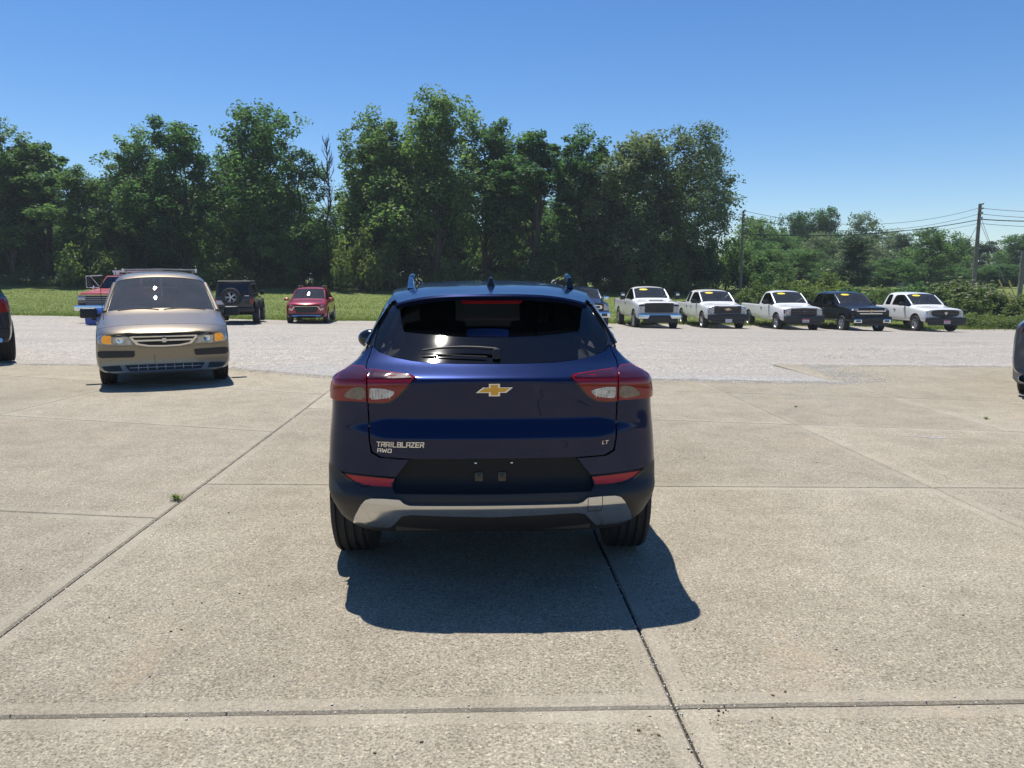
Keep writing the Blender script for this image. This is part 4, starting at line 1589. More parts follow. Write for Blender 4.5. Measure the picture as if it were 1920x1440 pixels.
# tailgate
right = [(.0, .7185), (.30, .7185), (.395, .7185), (.54, .726), (.582, .749), (.5925, .80), (.595, .90), (.596, .99), (.601, 1.11), (.617, 1.136), (.6225, 1.17), (.609, 1.232)]
glass_edge = [(.607, 1.226), (.570, 1.206), (.495, 1.186), (.40, 1.172), (.30, 1.164), (.17, 1.1615), (.0, 1.1610)]
poly = conv(dens_xz(right, .03)) + conv(dens_xz(glass_edge, .03)[1:])
poly = poly + [(-a, z) for a, z in poly[::-1]][1:-1]
gate = panel('tailgate', poly, body_S, 'blue_paint', car, res=.02, depth=.03, res_b=.008)

# rear window, framed by a black band
gl = [(.603, 1.232), (.568, 1.210), (.493, 1.190), (.40, 1.1765), (.30, 1.1685), (.17, 1.166), (.0, 1.1655)]
up = [(.600, 1.30), (.584, 1.37), (.560, 1.42), (.535, 1.455), (.50, 1.472), (.30, 1.478), (.0, 1.480)]
poly = conv(dens_xz(gl[::-1], .03) + dens_xz(up, .03)[:-1] + [(.0, 1.480)])
poly = poly[:-1] + [(-a, z) for a, z in poly[::-1]][:-1]
panel('rear_window', poly, body_S, 'tint_glass', car, res=.022, depth=.004, off=-.004)
for s in (1, -1):
    ring = [(.604, 1.230), (.6475, 1.236), (.632, 1.28), (.605, 1.35), (.575, 1.405), (.545, 1.45), (.52, 1.475), (.49, 1.488), (.50, 1.474), (.535, 1.457), (.560, 1.423), (.584, 1.373), (.600, 1.303)]
    poly = conv(ring)
    if s < 0: poly = mirror(poly)
    panel('window_pillar', poly, body_S, 'gloss_black', car, res=.02, depth=.03, off=.001)
    # side glass, roof rail strip and pillars of the flank
    def raw(ap, pts): return (ap + side_conv(pts, 1)) if s > 0 else mirror(ap + side_conv(pts, 1))
    def sd(pts): return side_conv(pts, s) if s > 0 else mirror(side_conv(pts, 1))
    panel('side_pillar', raw([(.93, 1.46), (.93, 1.40), (.93, 1.32), (.93, 1.235)], [(.72, 1.16), (1.05, 1.10), (1.10, 1.46)]), body_S, 'gloss_black', car, res=.04, depth=.02)
    panel('side_window', sd([(1.05, 1.08), (1.95, 1.05), (1.95, 1.44), (1.10, 1.44)]), body_S, 'privacy', car, res=.06, depth=.004, off=-.004)
    panel('side_window', sd([(2.02, 1.05), (3.05, 1.03), (2.62, 1.43), (2.02, 1.44)]), body_S, 'privacy', car, res=.06, depth=.004, off=-.004)
    panel('inner_trim', sd([(.60, 1.10), (1.15, 1.06), (1.15, 1.45), (.62, 1.44)]), lambda a, z, o: body_S(a, z, o - .035), 'interior', car, res=.08, depth=.01)
    panel('side_pillar', sd([(1.95, 1.04), (2.02, 1.04), (2.02, 1.45), (1.95, 1.45)]), body_S, 'gloss_black', car, res=.05, depth=.02)
    panel('roof_edge', raw([(.90, 1.492), (.90, 1.435)], [(1.1, 1.44), (2.6, 1.435), (3.1, 1.02), (3.2, 1.02), (2.72, 1.47), (1.6, 1.49)]), body_S, 'blue_paint', car, res=.05, depth=.02)
    # dark lower band and wheel flares
    flare = [(1.0 + 0, 0)]
    for (cy, cz) in (WR, WF):
        pl = arc(cy, cz, .455, 150, -4, 18) + arc(cy, cz, .385, -4, 150, 18)
        pl = [(y, z) for y, z in pl]
        panel('arch_cladding', sd(pl), body_S, 'plastic', car, res=.03, depth=.05, off=.010)
    panel('sill_cladding', sd([(1.31, .27), (3.07, .27), (3.07, .46), (1.31, .46)]), body_S, 'plastic', car, res=.08, depth=.04, off=.006)
    panel('front_cladding', sd([(3.93, .27), (4.10, .30), (4.14, .64), (3.80, .70), (3.93, .55)]), body_S, 'plastic', car, res=.06, depth=.04, off=.004)

# rear bumper cladding with the plate recess above it
cl = [(.0, .335), (.60, .315), (.695, .313), (.755, .335)]
poly = conv(dens_xz(cl, .03)) + side_conv([(.42, .35), (.462, .345)] + arc(WR[0], WR[1], .412, 178, 138, 8)) + side_conv([(.50, .664), (.44, .672)]) \
    + conv(dens_xz([(.80, .668), (.735, .638), (.60, .630), (.476, .622), (.487, .578), (.470, .556), (.0, .554)], .03))
poly = poly + [(-a, z) for a, z in poly[::-1]][1:-1]
panel('rear_bumper', poly, body_S, 'plastic', car, res=.025, depth=.06)
pl = conv(dens_xz([(.0, .548), (.474, .550), (.494, .576), (.482, .63), (.415, .725), (.0, .725)], .03))
pl = pl + [(-a, z) for a, z in pl[::-1]][1:-1]
plate = panel('plate_recess', pl, body_S, 'recess_black', car, res=.03, depth=.03, off=-.030)
for x in (-.087, .087):
    MB().lathe([(-.004, .006), (.004, .006), (.006, .003), (.006, 0.0), (-.004, 0.0)], n=10).build('plate_screw', 'chrome', plate).matrix_local = Matrix.Translation(body_pt(A(x, .692), .692) + Vector((0, .026, 0))) @ Matrix.Rotation(R_(-90), 4, 'Z')
for x in (-.072, .040):
    MB().box((0, 0, 0), (.040, .02, .046)).box((0, -.008, .006), (.020, .02, .018), mi=1).build('plate_lamp', ['gloss_black', 'plastic'], plate, loc=body_pt(A(x, .625), .625) + Vector((0, .028, 0)), bevel=.004)

# red reflectors in the bumper, with an added glossy lip shaped as a sun glint at the outer end
for s in (1, -1):
    rf = [(.478, .618), (.493, .583), (.625, .585), (.672, .598), (.728, .632)]
    pl = conv(dens_xz(rf + rf[:1], .02)[:-1])
    lip = conv([(.742, .640), (.728, .6325), (.700, .612), (.672, .5965), (.625, .5835), (.592, .5825), (.63, .577), (.68, .589), (.717, .612)])
    if s < 0: pl, lip = mirror(pl), mirror(lip)
    panel('bumper_reflector', pl, body_S, 'red_reflector', car, res=.015, depth=.02, off=.003)
    panel('glint_lip', lip, body_S, 'gloss_black', car, res=.01, depth=.02, off=.008)

# silver skid strip and the dark diffuser below it
sk = [(.0, .508), (.40, .508), (.425, .516), (.448, .536), (.52, .5395), (.585, .5385), (.612, .530), (.636, .503), (.676, .430), (.697, .372), (.60, .360), (.508, .362), (.468, .412), (.44, .447), (.395, .456), (.25, .450), (.0, .443)]


def skid_S(a, z, off):
    p = body_S(a, z, off)
    k = smooth(.36, .44, z) * .02
    return p + Vector((0, -.020 - k * .3, 0))


pl = conv(dens_xz(sk, .02))
pl = pl + [(-a, z) for a, z in pl[::-1]][1:-1]
skid = panel('skid_strip', pl, skid_S, 'silver', car, res=.014, depth=.04)
# tow-eye cover: a fine seam
tc_ = [(.449, .5372), (.449, .470), (.455, .463), (.514, .463), (.520, .470), (.520, .5392)]
o_ = [(A(x, z), z) for x, z in tc_]
MB().tube([skid_S(a, z, .0012) for a, z in densify_open(o_, .01)], .0013, 5).build('tow_cover_seam', 'dark', skid)
MB().box((0, .16, .40), (.96, .08, .12)).build('diffuser', 'plastic', car, bevel=.01)
for x in (-.30, .02, .33):
    MB().tube([(x - .075, .105, .385), (x - .055, .100, .402), (x + .055, .100, .402), (x + .075, .105, .385)], .006, 6).build('diffuser_fin', 'plastic', car)

# tail lamps: an outer piece on the quarter, an inner one on the tailgate
to = [(.604, .990), (.603, 1.06), (.607, 1.125), (.635, 1.141), (.690, 1.141), (.742, 1.116), (.7905, 1.085), (.797, 1.04), (.797, .995), (.75, .988), (.675, .991)]
ti = [(.597, 1.131), (.50, 1.123), (.39, 1.112), (.372, 1.104), (.405, 1.073), (.458, 1.019), (.495, .994), (.53, .988), (.596, .986)]
wi = [(.588, 1.050), (.585, 1.057), (.53, 1.058), (.472, 1.046), (.466, 1.036), (.486, 1.016), (.55, 1.004), (.588, 1.003)]
wo = [(.606, 1.060), (.648, 1.061), (.680, 1.050), (.714, 1.019), (.705, 1.006), (.606, .998)]
wi, wo = chaikin(wi, 1), chaikin(wo, 1)
band_o = [(.608, 1.092), (.607, 1.122), (.635, 1.138), (.690, 1.138), (.740, 1.113), (.775, 1.092), (.775, 1.086), (.69, 1.092)]
band_i = [(.597, 1.097), (.597, 1.128), (.50, 1.120), (.40, 1.109), (.384, 1.101), (.47, 1.098)]
for s in (1, -1):
    def cv(p, r=.02):
        c_ = conv(dens_xz(p + p[:1], r)[:-1])
        return c_ if s > 0 else mirror(c_)
    g_ = panel('lamp_gasket', cv([(.60, .982), (.60, 1.135), (.50, 1.128), (.388, 1.117), (.364, 1.104), (.398, 1.069), (.452, 1.014), (.490, .988), (.53, .981)]), body_S, 'gloss_black', car, res=.02, depth=.012, off=.003)
    L1 = panel('tail_lamp', cv(to), body_S, 'red_lens', car, res=.016, depth=.015, off=.012)
    panel('turn_lens', cv(wo), body_S, 'smoke_lens', L1, res=.014, depth=.003, off=.0135)
    panel('upper_lens', cv(band_o), body_S, 'dark_red_lens', L1, res=.014, depth=.003, off=.0135)
    L2 = panel('tail_lamp', cv(ti), body_S, 'red_lens', car, res=.016, depth=.012, off=.012)
    panel('reverse_lens', cv(wi), body_S, 'clear_lens', L2, res=.014, depth=.003, off=.0135)
    panel('upper_lens', cv(band_i), body_S, 'dark_red_lens', L2, res=.014, depth=.003, off=.0135)
    for k in range(7):
        x0 = .575 - k * .014
        p0, p1 = body_S(A(s * x0, 1.010), 1.010, .015), body_S(A(s * x0, 1.050), 1.050, .015)
        MB().tube([p0, p0.lerp(p1, .5), p1], .0018, 4).build('lens_rib', 'chrome', L2)

# badge and lettering
def badge(pts, x0, z0, sc):
    return [(x0 + x * sc, z0 + z * sc) for x, z in pts]


bow_o = [(-.88, -.42), (-.60, .36), (-.30, .36), (-.30, .78), (.32, .78), (.32, .36), (1.02, .36), (.78, -.34), (.40, -.34), (.40, -.72), (-.30, -.72), (-.30, -.42)]
bow_o = [(-1, -.38), (-.62, .36), (-.30, .36), (-.30, .85), (.30, .85), (.30, .36), (1.0, .36), (.64, -.38), (.30, -.38), (.30, -.85), (-.30, -.85), (-.30, -.38)]
bow_i = [(-.82, -.26), (-.54, .25), (-.20, .25), (-.20, .70), (.20, .70), (.20, .25), (.82, .25), (.54, -.26), (.20, -.26), (.20, -.70), (-.20, -.70), (-.20, -.26)]
bz = 1.052
bo = badge([(x, z * .40 / .85 * .86) for x, z in bow_o], .004, bz, .088)
bi = badge([(x, z * .40 / .85 * .86) for x, z in bow_i], .004, bz, .088)
emb = panel('badge', conv(bo), body_S, 'chrome', car, res=.01, depth=.012, off=.010)
panel('badge_face', conv(bi), body_S, 'gold', emb, res=.01, depth=.003, off=.0125)


def letters(txt, x0, z0, h, name, width=None, depth=.006, shear=.12, parent=None, mat='chrome', squeeze=1.0):
    me = text_mesh(txt, 1.0, 1.0)
    co = np.empty(len(me.vertices) * 3)
    me.vertices.foreach_get('co', co)
    co = co.reshape(-1, 3)
    hgt = co[:, 1].max() - co[:, 1].min()
    k = h / hgt
    kx = (width / (co[:, 0].max() - co[:, 0].min())) if width else k
    x_min, y_min = co[:, 0].min(), co[:, 1].min()
    out = np.empty_like(co)
    for i, (x, y, z) in enumerate(co):
        zz = z0 + (y - y_min) * k
        xx = x0 + (x - x_min) * kx + (zz - z0) * shear
        out[i] = body_S(A(xx, zz), zz, (z + .5) * depth)
    me.vertices.foreach_set('co', out.ravel())
    me.materials.clear()
    me.materials.append(M[mat])
    return link(name, me, parent or car)


def stroke_word(word, x0, z0, h, w, gap, t, name, depth=.006, slant=.10):
    """squared car lettering drawn as strokes on a 0..1 grid"""
    Gl = {'T': [((0, 1), (1, 1)), ((.5, 1), (.5, 0))], 'R': [((0, 0), (0, .62)), ((0, 1), (1, 1)), ((1, 1), (1, .5)), ((1, .5), (.25, .5)), ((.5, .5), (1, 0))],
          'A': [((0, 0), (0, 1)), ((0, 1), (1, 1)), ((1, 1), (1, 0)), ((.3, .42), (1, .42))], 'I': [((.5, 0), (.5, 1))], 'L': [((0, 1), (0, 0)), ((0, 0), (1, 0))],
          'B': [((0, 1), (1, 1)), ((0, 1), (0, 0)), ((0, 0), (1, 0)), ((1, 1), (1, .55)), ((1, .5), (1, 0)), ((.25, .52), (1, .52))],
          'Z': [((0, 1), (1, 1)), ((1, 1), (0, 0)), ((0, 0), (1, 0))], 'E': [((0, 1), (1, 1)), ((0, 1), (0, 0)), ((0, 0), (1, 0)), ((0, .5), (.9, .5))],
          'W': [((0, 1), (.18, 0)), ((.18, 0), (.5, .75)), ((.5, .75), (.82, 0)), ((.82, 0), (1, 1))], 'D': [((0, 1), (1, 1)), ((1, 1), (1, 0)), ((1, 0), (0, 0)), ((0, .62), (0, 0))]}
    mb = MB()
    x = x0
    for ch in word:
        cw = w * (.35 if ch == 'I' else 1.25 if ch == 'W' else 1)
        for (a, b) in Gl[ch]:
            pa = Vector((x + a[0] * cw + a[1] * h * slant, z0 + a[1] * h))
            pb = Vector((x + b[0] * cw + b[1] * h * slant, z0 + b[1] * h))
            d = (pb - pa).normalized()
            nrm = Vector((-d.y, d.x)) * t / 2
            e = d * t / 2
            q = [pa - e + nrm, pa - e - nrm, pb + e - nrm, pb + e + nrm]
            mb.prism([tuple(v) for v in q], lambda xx, zz, dd: body_S(A(xx, zz), zz, dd), 0, depth)
        x += cw + gap
    o = mb.build(name, 'chrome', car)
    return o


stroke_word('TRAILBLAZER', -.558, .779, .023, .0150, .0068, .0048, 'name_lettering')
stroke_word('AWD', -.556, .7495, .0165, .0155, .0075, .0042, 'drive_lettering')
letters('LT', .524, .780, .020, 'trim_lettering', width=.031, depth=.005)

# spoiler, high brake lamp, roof, rails, aerial
zroof = make_table([(.40, 1.490), (.55, 1.514), (.75, 1.540), (1.05, 1.556), (1.5, 1.563), (1.9, 1.563), (2.4, 1.545), (2.75, 1.500), (2.95, 1.44)], blur=.14)


def xroof(y): return interp(y, [(.40, .50), (.60, .525), (.9, .56), (1.3, .585), (1.9, .60), (2.5, .60), (2.95, .60)])


def roof_pt(x, y):
    u = abs(x) / xroof(y)
    zc = zroof(y)
    flat = smooth(.75, 1.1, y) * .012 * (1 - smooth(.70, .80, u)) * (1 if u < .9 else 0)
    return Vector((x, y + .10 * u * u * max(0, 1 - (y - .40) / .5), zc - .050 * u ** 3.2 - flat * 0))


def roof_S(x, y, off):
    p = roof_pt(x, y)
    if off == 0: return p
    e = 3e-3
    n = (roof_pt(x + e, y) - roof_pt(x - e, y)).cross(roof_pt(x, y + e) - roof_pt(x, y - e))
    return p + n.normalized() * off


rp = [(x, .42) for x in np.linspace(-.49, .49, 21)] + [(xroof(y) * .995, y) for y in np.linspace(.55, 2.75, 20)] + [(x, 2.80) for x in np.linspace(.58, -.58, 12)] + [(-xroof(y) * .995, y) for y in np.linspace(2.75, .55, 20)]
panel('roof', rp, roof_S, 'blue_paint', car, res=.05, depth=.022)
# spoiler: the deep trailing face under the roof's rear edge
sp = []
for x in np.linspace(-.50, .50, 25):
    p = roof_pt(x, .42)
    sp.append(p)
mb = MB()
n_ = len(sp)
vs = []
for p in sp:
    u = abs(p.x) / .5
    vs += [p + Vector((0, .002, .001)), p + Vector((0, -.010, -.010)), p + Vector((0, .006, -.032)), p + Vector((0, .14, -.030 + .008 * u)), p + Vector((0, .26, -.014))]
fs = []
for i in range(n_ - 1):
    for k in range(4):
        fs.append((i * 5 + k, i * 5 + k + 1, (i + 1) * 5 + k + 1, (i + 1) * 5 + k))
fs.append(tuple(range(5)))
fs.append(tuple((n_ - 1) * 5 + k for k in range(5))[::-1])
mb.add(vs, fs)
mb.build('spoiler', 'blue_paint', car, angle=50)
for s in (1, -1):
    fin = [(.50, 1.452), (.525, 1.470), (.585, 1.365), (.64, 1.262), (.655, 1.235), (.637, 1.235), (.60, 1.33), (.545, 1.432)]
    pl = conv(dens_xz(fin + fin[:1], .03)[:-1])
    if s < 0: pl = mirror(pl)
    panel('spoiler_fin', pl, body_S, 'gloss_black', car, res=.02, depth=.03, off=.014)
mb = MB()
bl = [(-.178, 1.470), (.178, 1.470), (.150, 1.448), (-.150, 1.448)]
panel('brake_lamp', conv(dens_xz(bl + bl[:1], .02)[:-1]), lambda a, z, o: body_S(a, z, o) + Vector((0, -.095, .012)), 'red_lens', car, res=.02, depth=.02)
for s in (1, -1):
    rail = MB()
    pts = [roof_pt(s * .452, .86) + Vector((0, 0, -.005)), roof_pt(s * .452, .93) + Vector((0, 0, .045)), roof_pt(s * .460, 1.10) + Vector((0, 0, .058)), roof_pt(s * .49, 1.7) + Vector((0, 0, .050)), roof_pt(s * .50, 2.25) + Vector((0, 0, .040)), roof_pt(s * .50, 2.45) + Vector((0, 0, -.005))]
    rail.tube(pts, [.020, .022, .018, .016, .017, .020], 10)
    rl = rail.build('roof_rail', 'gloss_black', car)
    MB().box((0, 0, 0), (.042, .13, .062), top=(.65, .55)).build('rail_foot', 'chrome' if s < 0 else 'gloss_black', rl, loc=roof_pt(s * .452, .90) + Vector((0, .0, .028)), bevel=.010)  # left foot chrome: the sunlight on it is put into the material
aer = MB()
for k in range(7):
    pass
fin_prof = [(-.10, 0), (.11, 0), (.07, .018), (.0, .042), (-.045, .058), (-.075, .052), (-.09, .02)]
aer.prism(fin_prof, lambda a, b, d: Vector((d * (1.0 - b * 12), .80 - a * -1 * 1.0 if False else .80 + a, 1.527 + b)), -.026, .026)
aer.build('aerial_fin', 'gloss_black', car, bevel=.008)

# rear wiper resting on the glass
w0, w1 = (.018, 1.196), (-.345, 1.205)
wp = [body_S(A(lerp(w0[0], w1[0], t), lerp(1.212, 1.206, t) + .012 * math.sin(PI * t)), lerp(1.212, 1.206, t) + .012 * math.sin(PI * t), .020) for t in np.linspace(0, 1, 10)]
wi_ = MB().tube(wp, [.008, .008, .008, .007, .007, .006, .006, .005, .005, .004], 8).build('rear_wiper', 'plastic', car)
bl_ = [body_S(A(x, z), z, .008) for x, z in [(lerp(-.03, -.35, t), lerp(1.187, 1.199, t)) for t in np.linspace(0, 1, 8)]]
MB().tube(bl_, .004, 6).build('wiper_blade', 'rubber', wi_)
MB().box((0, 0, 0), (.042, .05, .05), top=(.8, .6)).build('wiper_cap', 'plastic', wi_, loc=body_S(A(.018, 1.198), 1.198, .012), bevel=.008)

# front end: bonnet, windscreen, nose
def hood_S(x, y, off):
    h = smooth(3.05, 4.25, y)
    z = lerp(1.035, .86, h) + .045 * (1 - (x / .82) ** 2) - .25 * max(0, y - 4.1) - .10 * max(0, abs(x) - .62)
    return Vector((x, y, z + off))


panel('bonnet', [(-.74, 3.1), (.74, 3.1), (.76, 3.7), (.70, 4.05), (.5, 4.2), (-.5, 4.2), (-.70, 4.05), (-.76, 3.7)], hood_S, 'blue_paint', car, res=.08, depth=.02)


def ws_S(x, t, off):
    y = lerp(3.22, 2.72, t) - .14 * (x / .7) ** 2 + off
    z = lerp(1.03, 1.505, t) - .03 * (x / .6) ** 2
    return Vector((x, y, z + off))


panel('windscreen', [(-.815, 0), (.815, 0), (.625, 1), (-.625, 1)], ws_S, 'green_glass', car, res=.06, depth=.004)
nose = MB().box((0, 4.12, .60), (1.5, .26, .50), top=(.95, .8)).build('nose', 'plastic', car, bevel=.06, seg=3)
# mirrors
for s in (1, -1):
    mm = MB().ball((s * .965, 2.86, 1.085), (.105, .075, .078), 16, 10).build('door_mirror', 'gloss_black', car)
    MB().box((s * .88, 2.90, 1.045), (.12, .06, .03)).build('mirror_arm', 'plastic', mm, bevel=.008)
# cabin: floor tray, dash, seats with head rests, wheel
MB().box((0, 2.1, .42), (1.35, 2.9, .20)).box((0, 2.2, .30), (1.30, 3.4, .12)).box((0, .60, .55), (1.05, .55, .36)).build('floor_tray', 'interior', car)
MB().box((0, 2.98, .93), (1.40, .42, .18), top=(.96, .7)).build('dashboard', 'interior', car, bevel=.04)
MB().box((0, 1.42, .98), (1.16, .14, .44), rx=R_(-14)).build('rear_seat', 'interior', car, bevel=.05)
for x in (-.42, .42):
    MB().box((x, 1.38, 1.235), (.25, .10, .13), rx=R_(-10)).build('head_rest', 'interior', car, bevel=.035)
for x in (-.37, .37):
    sx = MB().box((x, 2.22, .98), (.50, .14, .58), rx=R_(-14), top=(.82, .9)).build('front_seat', 'interior', car, bevel=.05)
    MB().box((x, 2.17, 1.345), (.27, .10, .17), rx=R_(-10)).build('seat_head_rest', 'interior', sx, bevel=.04)
MB().lathe([(-.015, .17), (0, .185), (.015, .17), (0, .155)], n=24).build('steering_wheel', 'interior', car).matrix_local = Matrix.Translation((-.37, 2.72, 1.02)) @ Matrix.Rotation(R_(-65), 4, 'X') @ Matrix.Rotation(R_(90), 4, 'Y')
panel('window_sticker', [(-.035, 0), (.035, 0), (.035, 1), (-.035, 1)], lambda a, t, o: Vector((.365 + a, lerp(1.62, 1.60, t) + o, lerp(1.255, 1.40, t))), 'paper', car, res=.05, depth=.002)


# wheels
def wheel(parent, x, y, z, r, w, side, rim_mat='alloy', spokes=5, style='alloy', rim_k=.66, tread=True, steer=0.0):
    hub = MB().lathe([(-.05, 0.001), (-.05, r * .34), (.03, r * .34), (.03, 0.001)], n=20).build('wheel', 'dark', parent)
    hub.location = (x, y, z)
    hub.rotation_euler = (0, 0, steer)
    h = w / 2
    ri = r * rim_k
    prof = [(-h * .80, ri), (-h * 1.0, ri + (r - ri) * .35), (-h * 1.02, ri + (r - ri) * .6), (-h * .93, r * .965)]
    if tread:
        gs = 4
        prof.append((-h * .80, r * .995))
        for k in range(gs):
            c = lerp(-h * .62, h * .62, k / (gs - 1))
            prof += [(c - .011, r), (c - .007, r - .010), (c + .007, r - .010), (c + .011, r)]
        prof.append((h * .80, r * .995))
    else:
        prof += [(-h * .7, r), (h * .7, r)]
    prof += [(h * .93, r * .965), (h * 1.02, ri + (r - ri) * .6), (h * 1.0, ri + (r - ri) * .35), (h * .80, ri)]
    ty = MB().lathe(prof, n=56 if tread else 32).build('tyre', 'rubber', hub, angle=30)
    s = side
    rb = MB().lathe([(s * h * .80, ri * 1.02), (s * h * .86, ri * .97), (s * h * .70, ri * .92), (-s * h * .5, ri * .88), (-s * h * .5, ri * .96), (s * h * .5, ri * 1.0)], n=32)
    if style == 'alloy':
        for k in range(spokes):
            t = 2 * PI * k / spokes
            for dt in (-.14, .14):
                a0, a1 = t + dt * .6, t + dt * 1.15
                rb.tube([(s * h * .62, ri * .2 * math.cos(a0), ri * .2 * math.sin(a0)), (s * h * .72, ri * .6 * math.cos(a1), ri * .6 * math.sin(a1)), (s * h * .72, ri * .95 * math.cos(a1), ri * .95 * math.sin(a1))], [ri * .11, ri * .085, ri * .08], 6)
        rb.lathe([(s * h * .60, .001), (s * h * .74, .001), (s * h * .72, ri * .2), (s * h * .5, ri * .24)], n=20)
    else:
        rb.lathe([(s * h * .20, ri * .92), (s * h * .62, ri * .62), (s * h * .66, ri * .50), (s * h * .40, ri * .36), (s * h * .52, ri * .20), (s * h * .78, ri * .14), (s * h * .78, .001), (s * h * .1, .001)], n=28)
        for k in range(8):
            t = 2 * PI * k / 8
            rb.ball((s * h * .60, ri * .66 * math.cos(t), ri * .66 * math.sin(t)), ri * .055, 6, 4)
    rb.build('rim', rim_mat, hub)
    return hub


for (x, y) in ((-.775, .87), (.775, .87), (-.775, 3.51), (.775, 3.51)):
    wheel(car, x, y, .345, .345, .225, 1 if x > 0 else -1)
# wheel wells and underside, dark
MB().box((0, .87, .36), (1.20, .10, .10)).box((0, 2.1, .28), (1.1, 3.3, .06)).build('underbody', 'dark', car)
for (cy, cz) in (WR, WF):
    for s in (1, -1):
        ww = MB()
        pts = arc(cy, cz, .40, 8, 172, 14)
        vs, fs = [], []
        for (y, z) in pts:
            vs += [(s * .55, y, z), (s * .87, y, z)]
        for i in range(len(pts) - 1):
            fs.append((2 * i, 2 * i + 1, 2 * i + 3, 2 * i + 2))
        ww.add(vs, fs)
        ww.build('wheel_well', 'dark', car)

# ================================================================== THE OTHER VEHICLES
from mathutils.bvhtree import BVHTree


def rrect(cx, cz, w, h, r=.02, n=4):
    r = min(r, w / 2 - 1e-4, h / 2 - 1e-4)
    o = []
    for (sx, sz, a0) in ((1, 1, 0), (-1, 1, 90), (-1, -1, 180), (1, -1, 270)):
        for k in range(n + 1):
            t = R_(a0 + 90 * k / n)
            o.append((cx + sx * (w / 2 - r) + r * math.cos(t), cz + sz * (h / 2 - r) + r * math.sin(t)))
    return o


K1 = .88


def sec(y, w, zb, zm, zs, x5, z5, x6, z6, z8, bow=0.0):
    pts = [(0, zb), (w * K1, zb), (w * .985, zb + .10), (w, zm), (w * .985, zs), (x5, z5), (x6, z6), (x6 * .62, lerp(z6, z8, .72)), (0, z8)]
    return [(x, y - bow * (x / w) ** 2, z) for x, z in pts]


